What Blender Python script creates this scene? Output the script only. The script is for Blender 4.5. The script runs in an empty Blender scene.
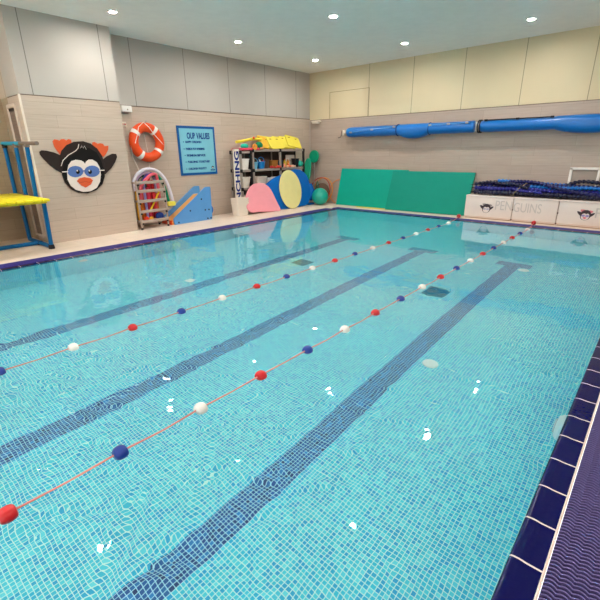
import bpy, bmesh, math, random
from mathutils import Vector, Matrix
random.seed(7)
PI = math.pi
C = bpy.context.scene.collection
sc = bpy.context.scene
V = Vector

# ------------------------------------------------------------------ materials
MATS = {}

def new_mat(name):
    m = bpy.data.materials.new(name)
    m.use_nodes = True
    nt = m.node_tree
    return m, nt, nt.nodes['Principled BSDF'], nt.nodes.new, nt.links.new

def srgb(r, g, b):
    def f(c):
        c /= 255.0
        return c / 12.92 if c <= .04045 else ((c + .055) / 1.055) ** 2.4
    return (f(r), f(g), f(b), 1)

def plain(name, col, rough=.5, metal=0, noise=.06, nscale=6, bump=0, bscale=60, coat=0):
    """a painted, plastic or foam surface with a little procedural mottling"""
    if name in MATS:
        return MATS[name]
    m, nt, p, N, L = new_mat(name)
    c = srgb(*col)
    tc = N('ShaderNodeTexCoord')
    nz = N('ShaderNodeTexNoise'); nz.inputs['Scale'].default_value = nscale; nz.inputs['Detail'].default_value = 3
    L(tc.outputs['Object'], nz.inputs['Vector'])
    mx = N('ShaderNodeMix'); mx.data_type = 'RGBA'
    mx.inputs[6].default_value = tuple(max(0, v * (1 - noise)) for v in c[:3]) + (1,)
    mx.inputs[7].default_value = tuple(min(1, v * (1 + noise)) for v in c[:3]) + (1,)
    L(nz.outputs['Fac'], mx.inputs[0]); L(mx.outputs[2], p.inputs['Base Color'])
    p.inputs['Roughness'].default_value = rough
    p.inputs['Metallic'].default_value = metal
    p.inputs['Coat Weight'].default_value = coat
    p.inputs['Specular IOR Level'].default_value = .5 if rough < .36 else .22
    if bump:
        n2 = N('ShaderNodeTexNoise'); n2.inputs['Scale'].default_value = bscale
        L(tc.outputs['Object'], n2.inputs['Vector'])
        b = N('ShaderNodeBump'); b.inputs['Strength'].default_value = bump; b.inputs['Distance'].default_value = .004
        L(n2.outputs['Fac'], b.inputs['Height']); L(b.outputs['Normal'], p.inputs['Normal'])
    MATS[name] = m
    return m

def plane_uv(N, L, axes, scale=(1, 1), off=(0, 0)):
    """2-D coordinates on a wall or floor from its world position"""
    tc = N('ShaderNodeTexCoord'); s = N('ShaderNodeSeparateXYZ'); L(tc.outputs['Object'], s.inputs[0])
    cb = N('ShaderNodeCombineXYZ')
    for i in range(2):
        ma = N('ShaderNodeMath'); ma.operation = 'MULTIPLY_ADD'
        ma.inputs[1].default_value = scale[i]; ma.inputs[2].default_value = off[i]
        L(s.outputs[axes[i]], ma.inputs[0]); L(ma.outputs[0], cb.inputs[i])
    return cb.outputs[0]

def mosaic(name, axes, ramp, grout, pitch=.0262, gw=.085):
    """glass mosaic: every tile its own tone, pale grout between"""
    m, nt, p, N, L = new_mat(name)
    uv = plane_uv(N, L, axes, (1 / pitch, 1 / pitch))
    fl = N('ShaderNodeVectorMath'); fl.operation = 'FLOOR'; L(uv, fl.inputs[0])
    wn = N('ShaderNodeTexWhiteNoise'); wn.noise_dimensions = '2D'; L(fl.outputs[0], wn.inputs['Vector'])
    cr = N('ShaderNodeValToRGB'); cr.color_ramp.interpolation = 'LINEAR'
    el = cr.color_ramp.elements
    for i, (pos, col) in enumerate(ramp):
        e = el[i] if i < 2 else el.new(pos)
        e.position = pos; e.color = srgb(*col)
    L(wn.outputs['Value'], cr.inputs[0])
    fr = N('ShaderNodeVectorMath'); fr.operation = 'FRACTION'; L(uv, fr.inputs[0])
    s = N('ShaderNodeSeparateXYZ'); L(fr.outputs[0], s.inputs[0])
    ms = []
    for i in range(2):
        a = N('ShaderNodeMath'); a.operation = 'SUBTRACT'; a.inputs[1].default_value = .5; L(s.outputs[i], a.inputs[0])
        b = N('ShaderNodeMath'); b.operation = 'ABSOLUTE'; L(a.outputs[0], b.inputs[0]); ms.append(b.outputs[0])
    mx = N('ShaderNodeMath'); mx.operation = 'MAXIMUM'; L(ms[0], mx.inputs[0]); L(ms[1], mx.inputs[1])
    gt = N('ShaderNodeMath'); gt.operation = 'GREATER_THAN'; gt.inputs[1].default_value = .5 - gw; L(mx.outputs[0], gt.inputs[0])
    mc = N('ShaderNodeMix'); mc.data_type = 'RGBA'; L(gt.outputs[0], mc.inputs[0]); L(cr.outputs[0], mc.inputs[6])
    mc.inputs[7].default_value = srgb(*grout)
    L(mc.outputs[2], p.inputs['Base Color'])
    p.inputs['Roughness'].default_value = .35
    MATS[name] = m
    return m

def plank_tiles(name, axes, col_a, col_b, w=1.2, h=.2):
    """wood-look wall tiles laid as long planks"""
    m, nt, p, N, L = new_mat(name)
    uv = plane_uv(N, L, axes)
    br = N('ShaderNodeTexBrick'); L(uv, br.inputs['Vector'])
    br.inputs['Color1'].default_value = srgb(*col_a); br.inputs['Color2'].default_value = srgb(*col_b)
    br.inputs['Mortar'].default_value = srgb(*[int(v * .86) for v in col_b])
    br.inputs['Scale'].default_value = 1; br.inputs['Mortar Size'].default_value = .0022
    br.inputs['Brick Width'].default_value = w; br.inputs['Row Height'].default_value = h
    br.offset = .37
    mp = N('ShaderNodeMapping'); mp.inputs['Scale'].default_value = (1.5, 22, 1); L(uv, mp.inputs['Vector'])
    nz = N('ShaderNodeTexNoise'); nz.inputs['Scale'].default_value = 1.6; nz.inputs['Detail'].default_value = 6
    L(mp.outputs[0], nz.inputs['Vector'])
    ramp = N('ShaderNodeMapRange'); ramp.inputs['From Min'].default_value = .3; ramp.inputs['From Max'].default_value = .7
    ramp.inputs['To Min'].default_value = .93; ramp.inputs['To Max'].default_value = 1.04
    L(nz.outputs['Fac'], ramp.inputs['Value'])
    mu = N('ShaderNodeMix'); mu.data_type = 'RGBA'; mu.blend_type = 'MULTIPLY'; mu.inputs[0].default_value = 1
    L(br.outputs['Color'], mu.inputs[6]); L(ramp.outputs[0], mu.inputs[7])
    L(mu.outputs[2], p.inputs['Base Color']); p.inputs['Roughness'].default_value = .42
    MATS[name] = m
    return m

def panel_wall(name, axis, col, seams, seam_z=()):
    """smooth wall panels with narrow seams at given places"""
    m, nt, p, N, L = new_mat(name)
    tc = N('ShaderNodeTexCoord'); s = N('ShaderNodeSeparateXYZ'); L(tc.outputs['Object'], s.inputs[0])
    prev = None
    for ax, vals in ((axis, seams), (2, seam_z)):
        for v in vals:
            c = N('ShaderNodeMath'); c.operation = 'COMPARE'; c.inputs[1].default_value = v; c.inputs[2].default_value = .007
            L(s.outputs[ax], c.inputs[0])
            if prev is None: prev = c.outputs[0]
            else:
                a = N('ShaderNodeMath'); a.operation = 'MAXIMUM'; L(prev, a.inputs[0]); L(c.outputs[0], a.inputs[1]); prev = a.outputs[0]
    nz = N('ShaderNodeTexNoise'); nz.inputs['Scale'].default_value = 1.2; L(tc.outputs['Object'], nz.inputs['Vector'])
    mx = N('ShaderNodeMix'); mx.data_type = 'RGBA'; c = srgb(*col)
    mx.inputs[6].default_value = tuple(v * .93 for v in c[:3]) + (1,); mx.inputs[7].default_value = tuple(v * 1.05 for v in c[:3]) + (1,)
    L(nz.outputs['Fac'], mx.inputs[0])
    m2 = N('ShaderNodeMix'); m2.data_type = 'RGBA'; L(prev, m2.inputs[0]); L(mx.outputs[2], m2.inputs[6])
    m2.inputs[7].default_value = tuple(v * .42 for v in c[:3]) + (1,)
    L(m2.outputs[2], p.inputs['Base Color']); p.inputs['Roughness'].default_value = .6
    MATS[name] = m
    return m

def coping_mat(name, axis, col, grout):
    """glazed coping tiles, one grout joint every 0.245 m along the edge"""
    m, nt, p, N, L = new_mat(name)
    tc = N('ShaderNodeTexCoord'); s = N('ShaderNodeSeparateXYZ'); L(tc.outputs['Object'], s.inputs[0])
    a = N('ShaderNodeMath'); a.operation = 'MULTIPLY_ADD'; a.inputs[1].default_value = 1 / .245; a.inputs[2].default_value = .034
    L(s.outputs[axis], a.inputs[0])
    f = N('ShaderNodeMath'); f.operation = 'FRACT'; L(a.outputs[0], f.inputs[0])
    g = N('ShaderNodeMath'); g.operation = 'LESS_THAN'; g.inputs[1].default_value = .035; L(f.outputs[0], g.inputs[0])
    mx = N('ShaderNodeMix'); mx.data_type = 'RGBA'; L(g.outputs[0], mx.inputs[0])
    mx.inputs[6].default_value = srgb(*col); mx.inputs[7].default_value = srgb(*grout)
    L(mx.outputs[2], p.inputs['Base Color'])
    r = N('ShaderNodeMath'); r.operation = 'MULTIPLY_ADD'; r.inputs[1].default_value = .5; r.inputs[2].default_value = .12; p.inputs['Specular IOR Level'].default_value = .28
    L(g.outputs[0], r.inputs[0]); L(r.outputs[0], p.inputs['Roughness'])
    nz = N('ShaderNodeTexNoise'); nz.inputs['Scale'].default_value = 35; L(tc.outputs['Object'], nz.inputs['Vector'])
    b = N('ShaderNodeBump'); b.inputs['Strength'].default_value = .25; b.inputs['Distance'].default_value = .003
    L(nz.outputs['Fac'], b.inputs['Height']); L(b.outputs['Normal'], p.inputs['Normal'])
    MATS[name] = m
    return m

def deck_mat(name, col):
    m, nt, p, N, L = new_mat(name)
    uv = plane_uv(N, L, (0, 1))
    br = N('ShaderNodeTexBrick'); L(uv, br.inputs['Vector']); br.offset = 0
    br.inputs['Color1'].default_value = srgb(*col); br.inputs['Color2'].default_value = srgb(*[int(v * .975) for v in col])
    br.inputs['Mortar'].default_value = srgb(*[int(v * .88) for v in col])
    br.inputs['Scale'].default_value = 1; br.inputs['Mortar Size'].default_value = .003
    br.inputs['Brick Width'].default_value = .6; br.inputs['Row Height'].default_value = .6
    nz = N('ShaderNodeTexNoise'); nz.inputs['Scale'].default_value = 5; nz.inputs['Detail'].default_value = 5
    L(uv, nz.inputs['Vector'])
    mr = N('ShaderNodeMapRange'); mr.inputs['To Min'].default_value = .88; mr.inputs['To Max'].default_value = 1.08
    L(nz.outputs['Fac'], mr.inputs['Value'])
    mu = N('ShaderNodeMix'); mu.data_type = 'RGBA'; mu.blend_type = 'MULTIPLY'; mu.inputs[0].default_value = 1
    L(br.outputs['Color'], mu.inputs[6]); L(mr.outputs[0], mu.inputs[7]); L(mu.outputs[2], p.inputs['Base Color'])
    p.inputs['Roughness'].default_value = .5
    MATS[name] = m
    return m

def water_mat():
    m = bpy.data.materials.new('pool_water'); m.use_nodes = True
    nt = m.node_tree; nt.nodes.clear(); N = nt.nodes.new; L = nt.links.new
    out = N('ShaderNodeOutputMaterial'); g = N('ShaderNodeBsdfGlass')
    g.inputs['IOR'].default_value = 1.333; g.inputs['Roughness'].default_value = 0.0
    g.inputs['Color'].default_value = (1, 1, 1, 1)
    tc = N('ShaderNodeTexCoord')
    n1 = N('ShaderNodeTexNoise'); n1.inputs['Scale'].default_value = 3.2; n1.inputs['Detail'].default_value = 1.5
    n1.inputs['Distortion'].default_value = .6
    L(tc.outputs['Object'], n1.inputs['Vector'])
    # gusts: the surface is livelier towards the camera's side and calmer at the far end
    n2 = N('ShaderNodeTexNoise'); n2.inputs['Scale'].default_value = .55; L(tc.outputs['Object'], n2.inputs['Vector'])
    mr = N('ShaderNodeMapRange'); mr.inputs['From Min'].default_value = .35; mr.inputs['From Max'].default_value = .68
    mr.inputs['To Min'].default_value = .25; mr.inputs['To Max'].default_value = 1
    L(n2.outputs['Fac'], mr.inputs['Value'])
    s = N('ShaderNodeSeparateXYZ'); L(tc.outputs['Object'], s.inputs[0])
    my = N('ShaderNodeMapRange'); my.inputs['From Min'].default_value = 1; my.inputs['From Max'].default_value = 7.5
    my.inputs['To Min'].default_value = 1; my.inputs['To Max'].default_value = .16
    L(s.outputs[1], my.inputs['Value'])
    mu = N('ShaderNodeMath'); mu.operation = 'MULTIPLY'; L(mr.outputs[0], mu.inputs[0]); L(my.outputs[0], mu.inputs[1])
    h = N('ShaderNodeMath'); h.operation = 'MULTIPLY'; L(n1.outputs['Fac'], h.inputs[0]); L(mu.outputs[0], h.inputs[1])
    b = N('ShaderNodeBump'); b.inputs['Strength'].default_value = 1; b.inputs['Distance'].default_value = WAVE
    L(h.outputs[0], b.inputs['Height']); L(b.outputs['Normal'], g.inputs['Normal'])
    L(g.outputs[0], out.inputs['Surface'])
    return m

def emit_mat(name, col, strength):
    m = bpy.data.materials.new(name); m.use_nodes = True
    p = m.node_tree.nodes['Principled BSDF']
    p.inputs['Base Color'].default_value = (.9, .9, .9, 1)
    p.inputs['Emission Color'].default_value = col; p.inputs['Emission Strength'].default_value = strength
    return m

# ------------------------------------------------------------------ mesh helpers
class MB:
    def __init__(s): s.v = []; s.f = []; s.mi = []; s.cur = 0
    def add(s, vs, fs):
        o = len(s.v); s.v += [tuple(x) for x in vs]
        for f in fs: s.f.append(tuple(i + o for i in f)); s.mi.append(s.cur)
        return s
    def box(s, c, d, rz=0, bev=0):
        """centre, full size; bev chamfers all edges"""
        hx, hy, hz = d[0] / 2, d[1] / 2, d[2] / 2
        bm = bmesh.new(); bmesh.ops.create_cube(bm, size=1)
        for v in bm.verts: v.co = V((v.co.x * d[0], v.co.y * d[1], v.co.z * d[2]))
        if bev: bmesh.ops.bevel(bm, geom=list(bm.edges), offset=min(bev, hx * .9, hy * .9, hz * .9), segments=2, affect='EDGES', profile=.5)
        R = Matrix.Rotation(rz, 3, 'Z')
        bm.verts.index_update()
        s.add([R @ v.co + V(c) for v in bm.verts], [[v.index for v in f.verts] for f in bm.faces]); bm.free(); return s
    def tube(s, pts, r, n=10, closed=False, cap=True):
        pts = [V(p) for p in pts]; m = len(pts)
        rs = r if isinstance(r, (list, tuple)) else [r] * m
        vs, fs = [], []; up = None
        for i, p in enumerate(pts):
            a = pts[i - 1] if (i or closed) else p; b = pts[(i + 1) % m] if (i < m - 1 or closed) else p
            t = (b - a).normalized()
            if up is None:
                up = V((0, 0, 1)) if abs(t.z) < .9 else V((1, 0, 0))
            x = t.cross(up).normalized(); y = x.cross(t).normalized(); up = y
            for k in range(n):
                an = 2 * PI * k / n; vs.append(p + (x * math.cos(an) + y * math.sin(an)) * rs[i])
        for i in range(m if closed else m - 1):
            j = (i + 1) % m
            for k in range(n):
                l = (k + 1) % n; fs.append((i * n + k, j * n + k, j * n + l, i * n + l))
        if cap and not closed: fs.append(tuple(range(n))); fs.append(tuple((m - 1) * n + k for k in reversed(range(n))))
        return s.add(vs, fs)
    def lathe(s, prof, o=(0, 0, 0), axis='Z', n=24):
        """prof: (radius, height) pairs from one end to the other"""
        o = V(o); vs, fs = [], []; m = len(prof)
        for r, h in prof:
            for k in range(n):
                a = 2 * PI * k / n; c, q = r * math.cos(a), r * math.sin(a)
                vs.append(o + (V((c, q, h)) if axis == 'Z' else V((h, c, q)) if axis == 'X' else V((q, h, c))))
        for i in range(m - 1):
            for k in range(n):
                l = (k + 1) % n; fs.append((i * n + k, i * n + l, (i + 1) * n + l, (i + 1) * n + k))
        fs.append(tuple(reversed(range(n)))); fs.append(tuple((m - 1) * n + k for k in range(n)))
        return s.add(vs, fs)
    def ball(s, c, r, n=20, m=12, sc_=(1, 1, 1)):
        prof = [(max(1e-4, r * math.sin(PI * i / m)), -r * math.cos(PI * i / m)) for i in range(m + 1)]
        o = len(s.v); s.lathe(prof, (0, 0, 0), 'Z', n)
        for i in range(o, len(s.v)):
            a = s.v[i]; s.v[i] = (a[0] * sc_[0] + c[0], a[1] * sc_[1] + c[1], a[2] * sc_[2] + c[2])
        return s
    def torus(s, c, R, r, nrm='X', n=48, k=14, a0=0, a1=2 * PI, sq=(1, 1)):
        full = abs(a1 - a0) > 2 * PI - 1e-3
        pts = []
        N_ = n if full else n + 1
        for i in range(N_):
            a = a0 + (a1 - a0) * i / n; u, w = R * math.cos(a) * sq[0], R * math.sin(a) * sq[1]
            pts.append(V(c) + (V((0, u, w)) if nrm == 'X' else V((u, 0, w)) if nrm == 'Y' else V((u, w, 0))))
        return s.tube(pts, r, k, closed=full)
    def slab(s, outline, t, O, U, W, D, bev=.008):
        """solid plate: a 2-D outline in the U,W plane at O, thickness t along D, rounded rim"""
        O, U, W, D = V(O), V(U).normalized(), V(W).normalized(), V(D).normalized()
        n = len(outline); cx = sum(p[0] for p in outline) / n; cy = sum(p[1] for p in outline) / n
        bev = min(bev, t / 2.01)
        rings = [(bev, 0), (0, bev), (0, t - bev), (bev, t)] if bev > 0 else [(0, 0), (0, t)]
        vs = []
        for ins, d in rings:
            for a, b in outline:
                l = math.hypot(a - cx, b - cy) or 1; k = 1 - ins / l
                vs.append(O + U * (cx + (a - cx) * k) + W * (cy + (b - cy) * k) + D * d)
        fs = []
        for i in range(len(rings) - 1):
            for k in range(n):
                l = (k + 1) % n; fs.append((i * n + k, i * n + l, (i + 1) * n + l, (i + 1) * n + k))
        fs.append(tuple(reversed(range(n)))); fs.append(tuple((len(rings) - 1) * n + k for k in range(n)))
        return s.add(vs, fs)
    def build(s, name, mats, parent=None, smooth=False, angle=None, loc=None):
        me = bpy.data.meshes.new(name); me.from_pydata(s.v, [], s.f)
        for m in (mats if isinstance(mats, (list, tuple)) else [mats]): me.materials.append(m)
        me.polygons.foreach_set('material_index', s.mi)
        bm = bmesh.new(); bm.from_mesh(me); bmesh.ops.recalc_face_normals(bm, faces=bm.faces); bm.to_mesh(me); bm.free()
        if smooth or angle:
            me.polygons.foreach_set('use_smooth', [True] * len(me.polygons))
            me.set_sharp_from_angle(angle=angle or math.radians(40))
        me.update()
        o = bpy.data.objects.new(name, me); C.objects.link(o)
        if parent: o.parent = parent
        if loc: o.location = loc
        return o

def tag(o, label, cat, group=None, kind=None):
    o['label'] = label; o['category'] = cat
    if group: o['group'] = group
    if kind: o['kind'] = kind
    return o

def thing(name, label, cat, loc=(0, 0, 0), rz=0, group=None):
    o = bpy.data.objects.new(name, None); C.objects.link(o); o.empty_display_size = .1
    o.location = loc; o.rotation_euler = (0, 0, rz)
    return tag(o, label, cat, group)

def struct(o):
    o['kind'] = 'structure'; return o

def dup(root, loc, label, rz=0, group=None, scale=None):
    """a copy of a thing with its parts and sub-parts; meshes are shared"""
    r = root.copy(); C.objects.link(r); r.location = loc; r.rotation_euler = (0, 0, rz); r['label'] = label
    if scale: r.scale = scale
    if group: r['group'] = group
    for ch in list(root.children):
        c = ch.copy(); C.objects.link(c); c.parent = r
        for g in list(ch.children):
            d = g.copy(); C.objects.link(d); d.parent = c
    return r

def text_mesh(name, txt, size, mat, parent, O, U, W, depth=.003, width=None, align='LEFT', bold=0):
    """raised lettering: baseline direction U, up W"""
    cu = bpy.data.curves.new(name + '_curve', 'FONT'); cu.body = txt; cu.size = size; cu.extrude = depth / 2; cu.align_x = align
    cu.offset = bold
    tmp = bpy.data.objects.new(name + '_tmp', cu); C.objects.link(tmp)
    dg = bpy.context.evaluated_depsgraph_get(); dg.update()
    me = bpy.data.meshes.new_from_object(tmp.evaluated_get(dg)); bpy.data.objects.remove(tmp); bpy.data.curves.remove(cu)
    xs = [v.co.x for v in me.vertices]; k = 1
    if width: k = width / (max(xs) - min(xs))
    U, W = V(U).normalized(), V(W).normalized(); D = U.cross(W)
    x0 = min(xs) if align == 'LEFT' else 0
    for v in me.vertices:
        c = v.co.copy(); v.co = V(O) + U * ((c.x - x0) * k) + W * c.y + D * (c.z + depth / 2)
    me.materials.clear(); me.materials.append(mat)
    o = bpy.data.objects.new(name, me); C.objects.link(o)
    if parent: o.parent = parent
    return o

def ellipse(a, b, n=40, p=2.0):
    o = []
    for i in range(n):
        t = 2 * PI * i / n; c, s_ = math.cos(t), math.sin(t)
        o.append((a * math.copysign(abs(c) ** (2 / p), c), b * math.copysign(abs(s_) ** (2 / p), s_)))
    return o

def rrect(w, h, r, n=6):
    o = []
    for cx, cy, a in ((w / 2 - r, h / 2 - r, 0), (-w / 2 + r, h / 2 - r, PI / 2), (-w / 2 + r, -h / 2 + r, PI), (w / 2 - r, -h / 2 + r, 1.5 * PI)):
        for i in range(n + 1):
            t = a + PI / 2 * i / n; o.append((cx + r * math.cos(t), cy + r * math.sin(t)))
    return o

LAMP, WORLD, EXPO = 760, 1.35, 0.6
# ------------------------------------------------------------------ palette
WAVE = .0135
XL, XN, YB = -8.85, -8.40, 10.70          # far left wall, near left wall (proud), back wall
WX0, WX1, WY0, WY1 = -6.95, -.165, -4.0, 9.60   # the water
SEAM_L, SEAM_B, CEIL = 2.50, 2.46, 3.75

tiles_l = plank_tiles('wall_plank_tiles_left', (1, 2), (194, 176, 160), (187, 169, 153))
tiles_b = plank_tiles('wall_plank_tiles_back_shaded', (0, 2), (180, 162, 149), (173, 155, 142))  # same plank tiles, with the back wall's shade put into a darker colour
pan_l = panel_wall('grey_wall_panels', 1, (182, 174, 166), (2.86, 4.14, 4.96, 6.24, 7.52, 8.80, 10.07))
pan_b = panel_wall('cream_wall_panels', 0, (210, 194, 160), (-6.75, -5.45, -4.155, -2.87, -1.60, -.32, .96))
pan_r = panel_wall('beige_wall_panel', 0, (190, 174, 156), (-9.1,))
seam_m = plain('shadow_gap', (120, 104, 92), .8)
ceil_m = plain('ceiling_paint', (238, 234, 228), .8)
deck_m = deck_mat('deck_tiles', (226, 207, 190))
navy_c = (6, 8, 74)
white_p = plain('white_plastic', (232, 226, 220), .4)
offwhite = plain('offwhite_plastic', (226, 214, 200), .5)
black_p = plain('black_plastic', (26, 25, 28), .45)
grey_m = plain('grey_beam', (150, 138, 130), .5)
steel = plain('brushed_steel', (180, 176, 172), .35, .8)
blue_f = plain('blue_foam', (2, 98, 182), .45)
blue_r = plain('roll_cover_blue', (2, 104, 184), .35, bump=.3, bscale=9)
green_f = plain('green_foam', (2, 150, 126), .5, bump=.25, bscale=14)
teal_p = plain('teal_plastic', (20, 160, 140), .3)
yellow_f = plain('yellow_foam', (226, 210, 78), .6)
cream_f = plain('pale_yellow_foam', (222, 212, 146), .6)
pink_f = plain('pink_foam', (234, 150, 160), .55)
orange_p = plain('orange_plastic', (226, 78, 32), .4)
red_p = plain('red_plastic', (200, 14, 24), .3)
blue_p = plain('blue_plastic', (4, 48, 140), .3)
rope_m = plain('rope_pink', (224, 138, 126), .6)
lane_ramp = [(0, (0, 52, 112)), (.35, (0, 102, 180)), (.7, (0, 76, 150)), (1, (26, 146, 214))]
pool_ramp = [(0, (8, 176, 226)), (.3, (22, 196, 228)), (.58, (74, 224, 238)), (.8, (32, 208, 232)), (1, (106, 234, 243))]
GROUT = (204, 249, 247)
mos_f = mosaic('mosaic_floor', (0, 1), pool_ramp, GROUT)
mos_x = mosaic('mosaic_side', (1, 2), pool_ramp, GROUT)
mos_y = mosaic('mosaic_end', (0, 2), pool_ramp, GROUT)
mos_d = mosaic('mosaic_lane_line', (0, 1), lane_ramp, (170, 232, 248))

# ------------------------------------------------------------------ the room
def wall_box(mb, x0, x1, y0, y1, z0, z1, mi):
    mb.cur = mi
    mb.box(((x0 + x1) / 2, (y0 + y1) / 2, (z0 + z1) / 2), (x1 - x0, y1 - y0, z1 - z0))

w = MB()
wall_box(w, XL - .2, XL, 4.36, YB + .2, -.02, SEAM_L - .02, 0); wall_box(w, XL - .2, XL - .012, 4.36, YB + .2, SEAM_L - .02, SEAM_L, 2)
wall_box(w, XL - .2, XL, 4.36, YB + .2, SEAM_L, CEIL, 1)
struct(w.build('wall_left', [tiles_l, pan_l, seam_m]))
w = MB()
wall_box(w, XN - .65, XN, 2.65, 4.36, -.02, SEAM_L - .01, 0); wall_box(w, XN - .65, XN - .012, 2.662, 4.36, SEAM_L - .01, SEAM_L + .005, 2)
wall_box(w, XN - .65, XN, 2.65, 4.36, SEAM_L + .005, CEIL, 1)
struct(w.build('wall_left_near', [tiles_l, pan_l, seam_m]))
w = MB()
wall_box(w, -9.6, -9.05, 2.65, 2.85, -.02, SEAM_L, 0); wall_box(w, -9.6, -9.05, 2.65, 2.85, SEAM_L, CEIL, 1)
wall_box(w, -9.6, -9.4, -4, 2.65, -.02, SEAM_L, 0); wall_box(w, -9.6, -9.4, -4, 2.65, SEAM_L, CEIL, 1)
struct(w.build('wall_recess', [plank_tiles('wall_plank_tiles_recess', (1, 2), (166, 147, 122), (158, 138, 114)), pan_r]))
w = MB()
wall_box(w, XL, 3.2, YB, YB + .2, -.02, SEAM_B - .015, 0); wall_box(w, XL, 3.2, YB + .012, YB + .2, SEAM_B - .015, SEAM_B, 2)
wall_box(w, XL, 3.2, YB, YB + .2, SEAM_B, CEIL, 1)
struct(w.build('wall_back', [tiles_b, pan_b, seam_m]))
w = MB()
wall_box(w, 2.6, 2.8, -4, YB, -.02, SEAM_B, 0); wall_box(w, 2.6, 2.8, -4, YB, SEAM_B, CEIL, 1)
struct(w.build('wall_right_unseen', [plank_tiles('wall_plank_tiles_right', (1, 2), (178, 162, 150), (168, 153, 142)), pan_r]))  # unseen wall, added to block the world's reflection in the navy coping
struct(MB().box((-3.2, 3.45, CEIL + .05), (13.2, 14.9, .1)).build('ceiling', ceil_m))
# corner pipe and trims
struct(MB().tube([(XL + .03, YB - .03, .0), (XL + .03, YB - .03, SEAM_B)], .016).build('trim_1', plain('pipe_paint', (196, 184, 174), .5)))
struct(MB().box((XN - .012, 2.645, 1.25), (.03, .03, 2.5)).build('trim_2', offwhite))
h = MB()
for a, b in (((-8.08, 2.47), (-8.08, 3.17)), ((-8.08, 3.17), (-6.73, 3.17)), ((-6.73, 3.17), (-6.73, 2.47))):
    h.box(((a[0] + b[0]) / 2, YB - .002, (a[1] + b[1]) / 2), (abs(b[0] - a[0]) + .012, .004, abs(b[1] - a[1]) + .012))
struct(h.build('trim_3', plain('hatch_gap', (150, 134, 104), .8)))

# ------------------------------------------------------------------ deck, coping, gratings
d = MB()
for x0, x1, y0, y1 in ((-9.6, -7.37, -4, YB), (-7.37, 3.2, 9.98, YB), (.22, 3.2, -4, 9.98)):
    d.box(((x0 + x1) / 2, (y0 + y1) / 2, -.1), (x1 - x0, y1 - y0, .2))
struct(d.build('floor', deck_m))

PROF = [(0, -.05), (0, -.008), (.006, -.001), (.016, .0012), (.034, .0028), (.048, .0018), (.060, .0), (.072, -.0004), (.119, .0004), (.119, -.05)]
def coping(name, p0, p1, out, mat):
    """one straight run of hand-grip coping tiles; out = direction away from the water"""
    mb = MB(); n = len(PROF); p0, p1, out = V(p0), V(p1), V(out)
    vs = [p + out * a + V((0, 0, b)) for p in (p0, p1) for a, b in PROF]
    mb.add(vs, [(k, k + 1, n + k + 1, n + k) for k in range(n - 1)] + [tuple(range(n)), tuple(range(2 * n - 1, n - 1, -1)), (n - 1, 0, n, 2 * n - 1)])
    return struct(mb.build(name, mat, angle=math.radians(60)))
cop_y = coping_mat('navy_coping_tiles_side', 1, navy_c, (226, 206, 206))
cop_x = coping_mat('navy_coping_tiles_end', 0, navy_c, (226, 206, 206))
coping('coping_right', (WX1, WY0, 0), (WX1, WY1, 0), (1, 0, 0), cop_y)
coping('coping_left', (WX0, WY0, 0), (WX0, WY1, 0), (-1, 0, 0), cop_y)
coping('coping_back', (WX0 - .119, WY1, 0), (WX1 + .119, WY1, 0), (0, 1, 0), cop_x)
struct(MB().box((WX1 + .124, 2.8, -.026), (.007, 13.6, .052)).build('trim_4', plain('joint_pale', (226, 202, 190), .6)))

grate = plain('grating_plastic', (98, 88, 140), .5)
gdark = plain('grating_channel', (8, 7, 24), .8)
def grating_right():
    """overflow grating: wavy cross bars over a dark channel"""
    mb = MB(); x0, x1 = WX1 + .131, .218; n = 56
    y = .35
    while y < 9.55:
        vs = []
        for i in range(n + 1):
            x = x0 + (x1 - x0) * i / n; dy = .010 * abs(math.sin(PI * (x - x0) / .046))
            for q, zz in ((0, -.030), (0, 0), (.0062, 0), (.0062, -.030)): vs.append((x, y + dy + q, zz))
        fs = []
        for i in range(n):
            for k in range(3): fs.append((i * 4 + k, i * 4 + 4 + k, i * 4 + 5 + k, i * 4 + 1 + k))
        mb.add(vs, fs); y += .0195
    return mb
g = grating_right().build('grating_right', grate); struct(g)
struct(MB().box(((WX1 + .131 + .218) / 2, 2.8, -.05), (.245, 13.6, .04)).build('channel_right', gdark))
gl = MB(); y = -3.9
gl.box((WX0 - .265, 2.8, -.03), (.29, 13.6, .05))
for i in range(14): gl.box((WX0 - .13 - i * .0205, 2.8, -.003), (.011, 13.6, .012))
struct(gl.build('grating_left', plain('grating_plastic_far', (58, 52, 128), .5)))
gb = MB(); gb.box(((WX0 + WX1) / 2, WY1 + .25, -.03), (7.3, .26, .05))
for i in range(13): gb.box(((WX0 + WX1) / 2, WY1 + .13 + i * .0205, -.003), (7.3, .011, .012))
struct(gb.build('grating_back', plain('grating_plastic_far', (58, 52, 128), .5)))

# ------------------------------------------------------------------ pool shell and water
DEP = 1.0
def quad(mb, a, b, c_, d_, mi=0): mb.cur = mi; mb.add([a, b, c_, d_], [(0, 1, 2, 3)])
pf = MB()
lines = [(-5.11, -4.90), (-3.385, -3.165), (-1.765, -1.545)]
cuts = [WX0]
for a, b in lines: cuts += [a, b]
cuts.append(WX1)
TY0, TY1 = 7.22, 7.44                      # the cross bar of each T
for i in range(len(cuts) - 1):
    a, b = cuts[i], cuts[i + 1]; dark = i % 2 == 1
    quad(pf, (a, WY0, -DEP), (b, WY0, -DEP), (b, TY1, -DEP), (a, TY1, -DEP), 1 if dark else 0)
    quad(pf, (a, TY1, -DEP), (b, TY1, -DEP), (b, WY1, -DEP), (a, WY1, -DEP), 0)
struct(pf.build('pool_floor', [mos_f, mos_d]))
for k, (a, b) in enumerate(lines):
    for x0, x1 in ((a - .16, a), (b, b + .16)):
        pass
tb = MB()
for a, b in lines: tb.box(((a + b) / 2, (TY0 + TY1) / 2, -DEP), (.53, TY1 - TY0, .004))
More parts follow.
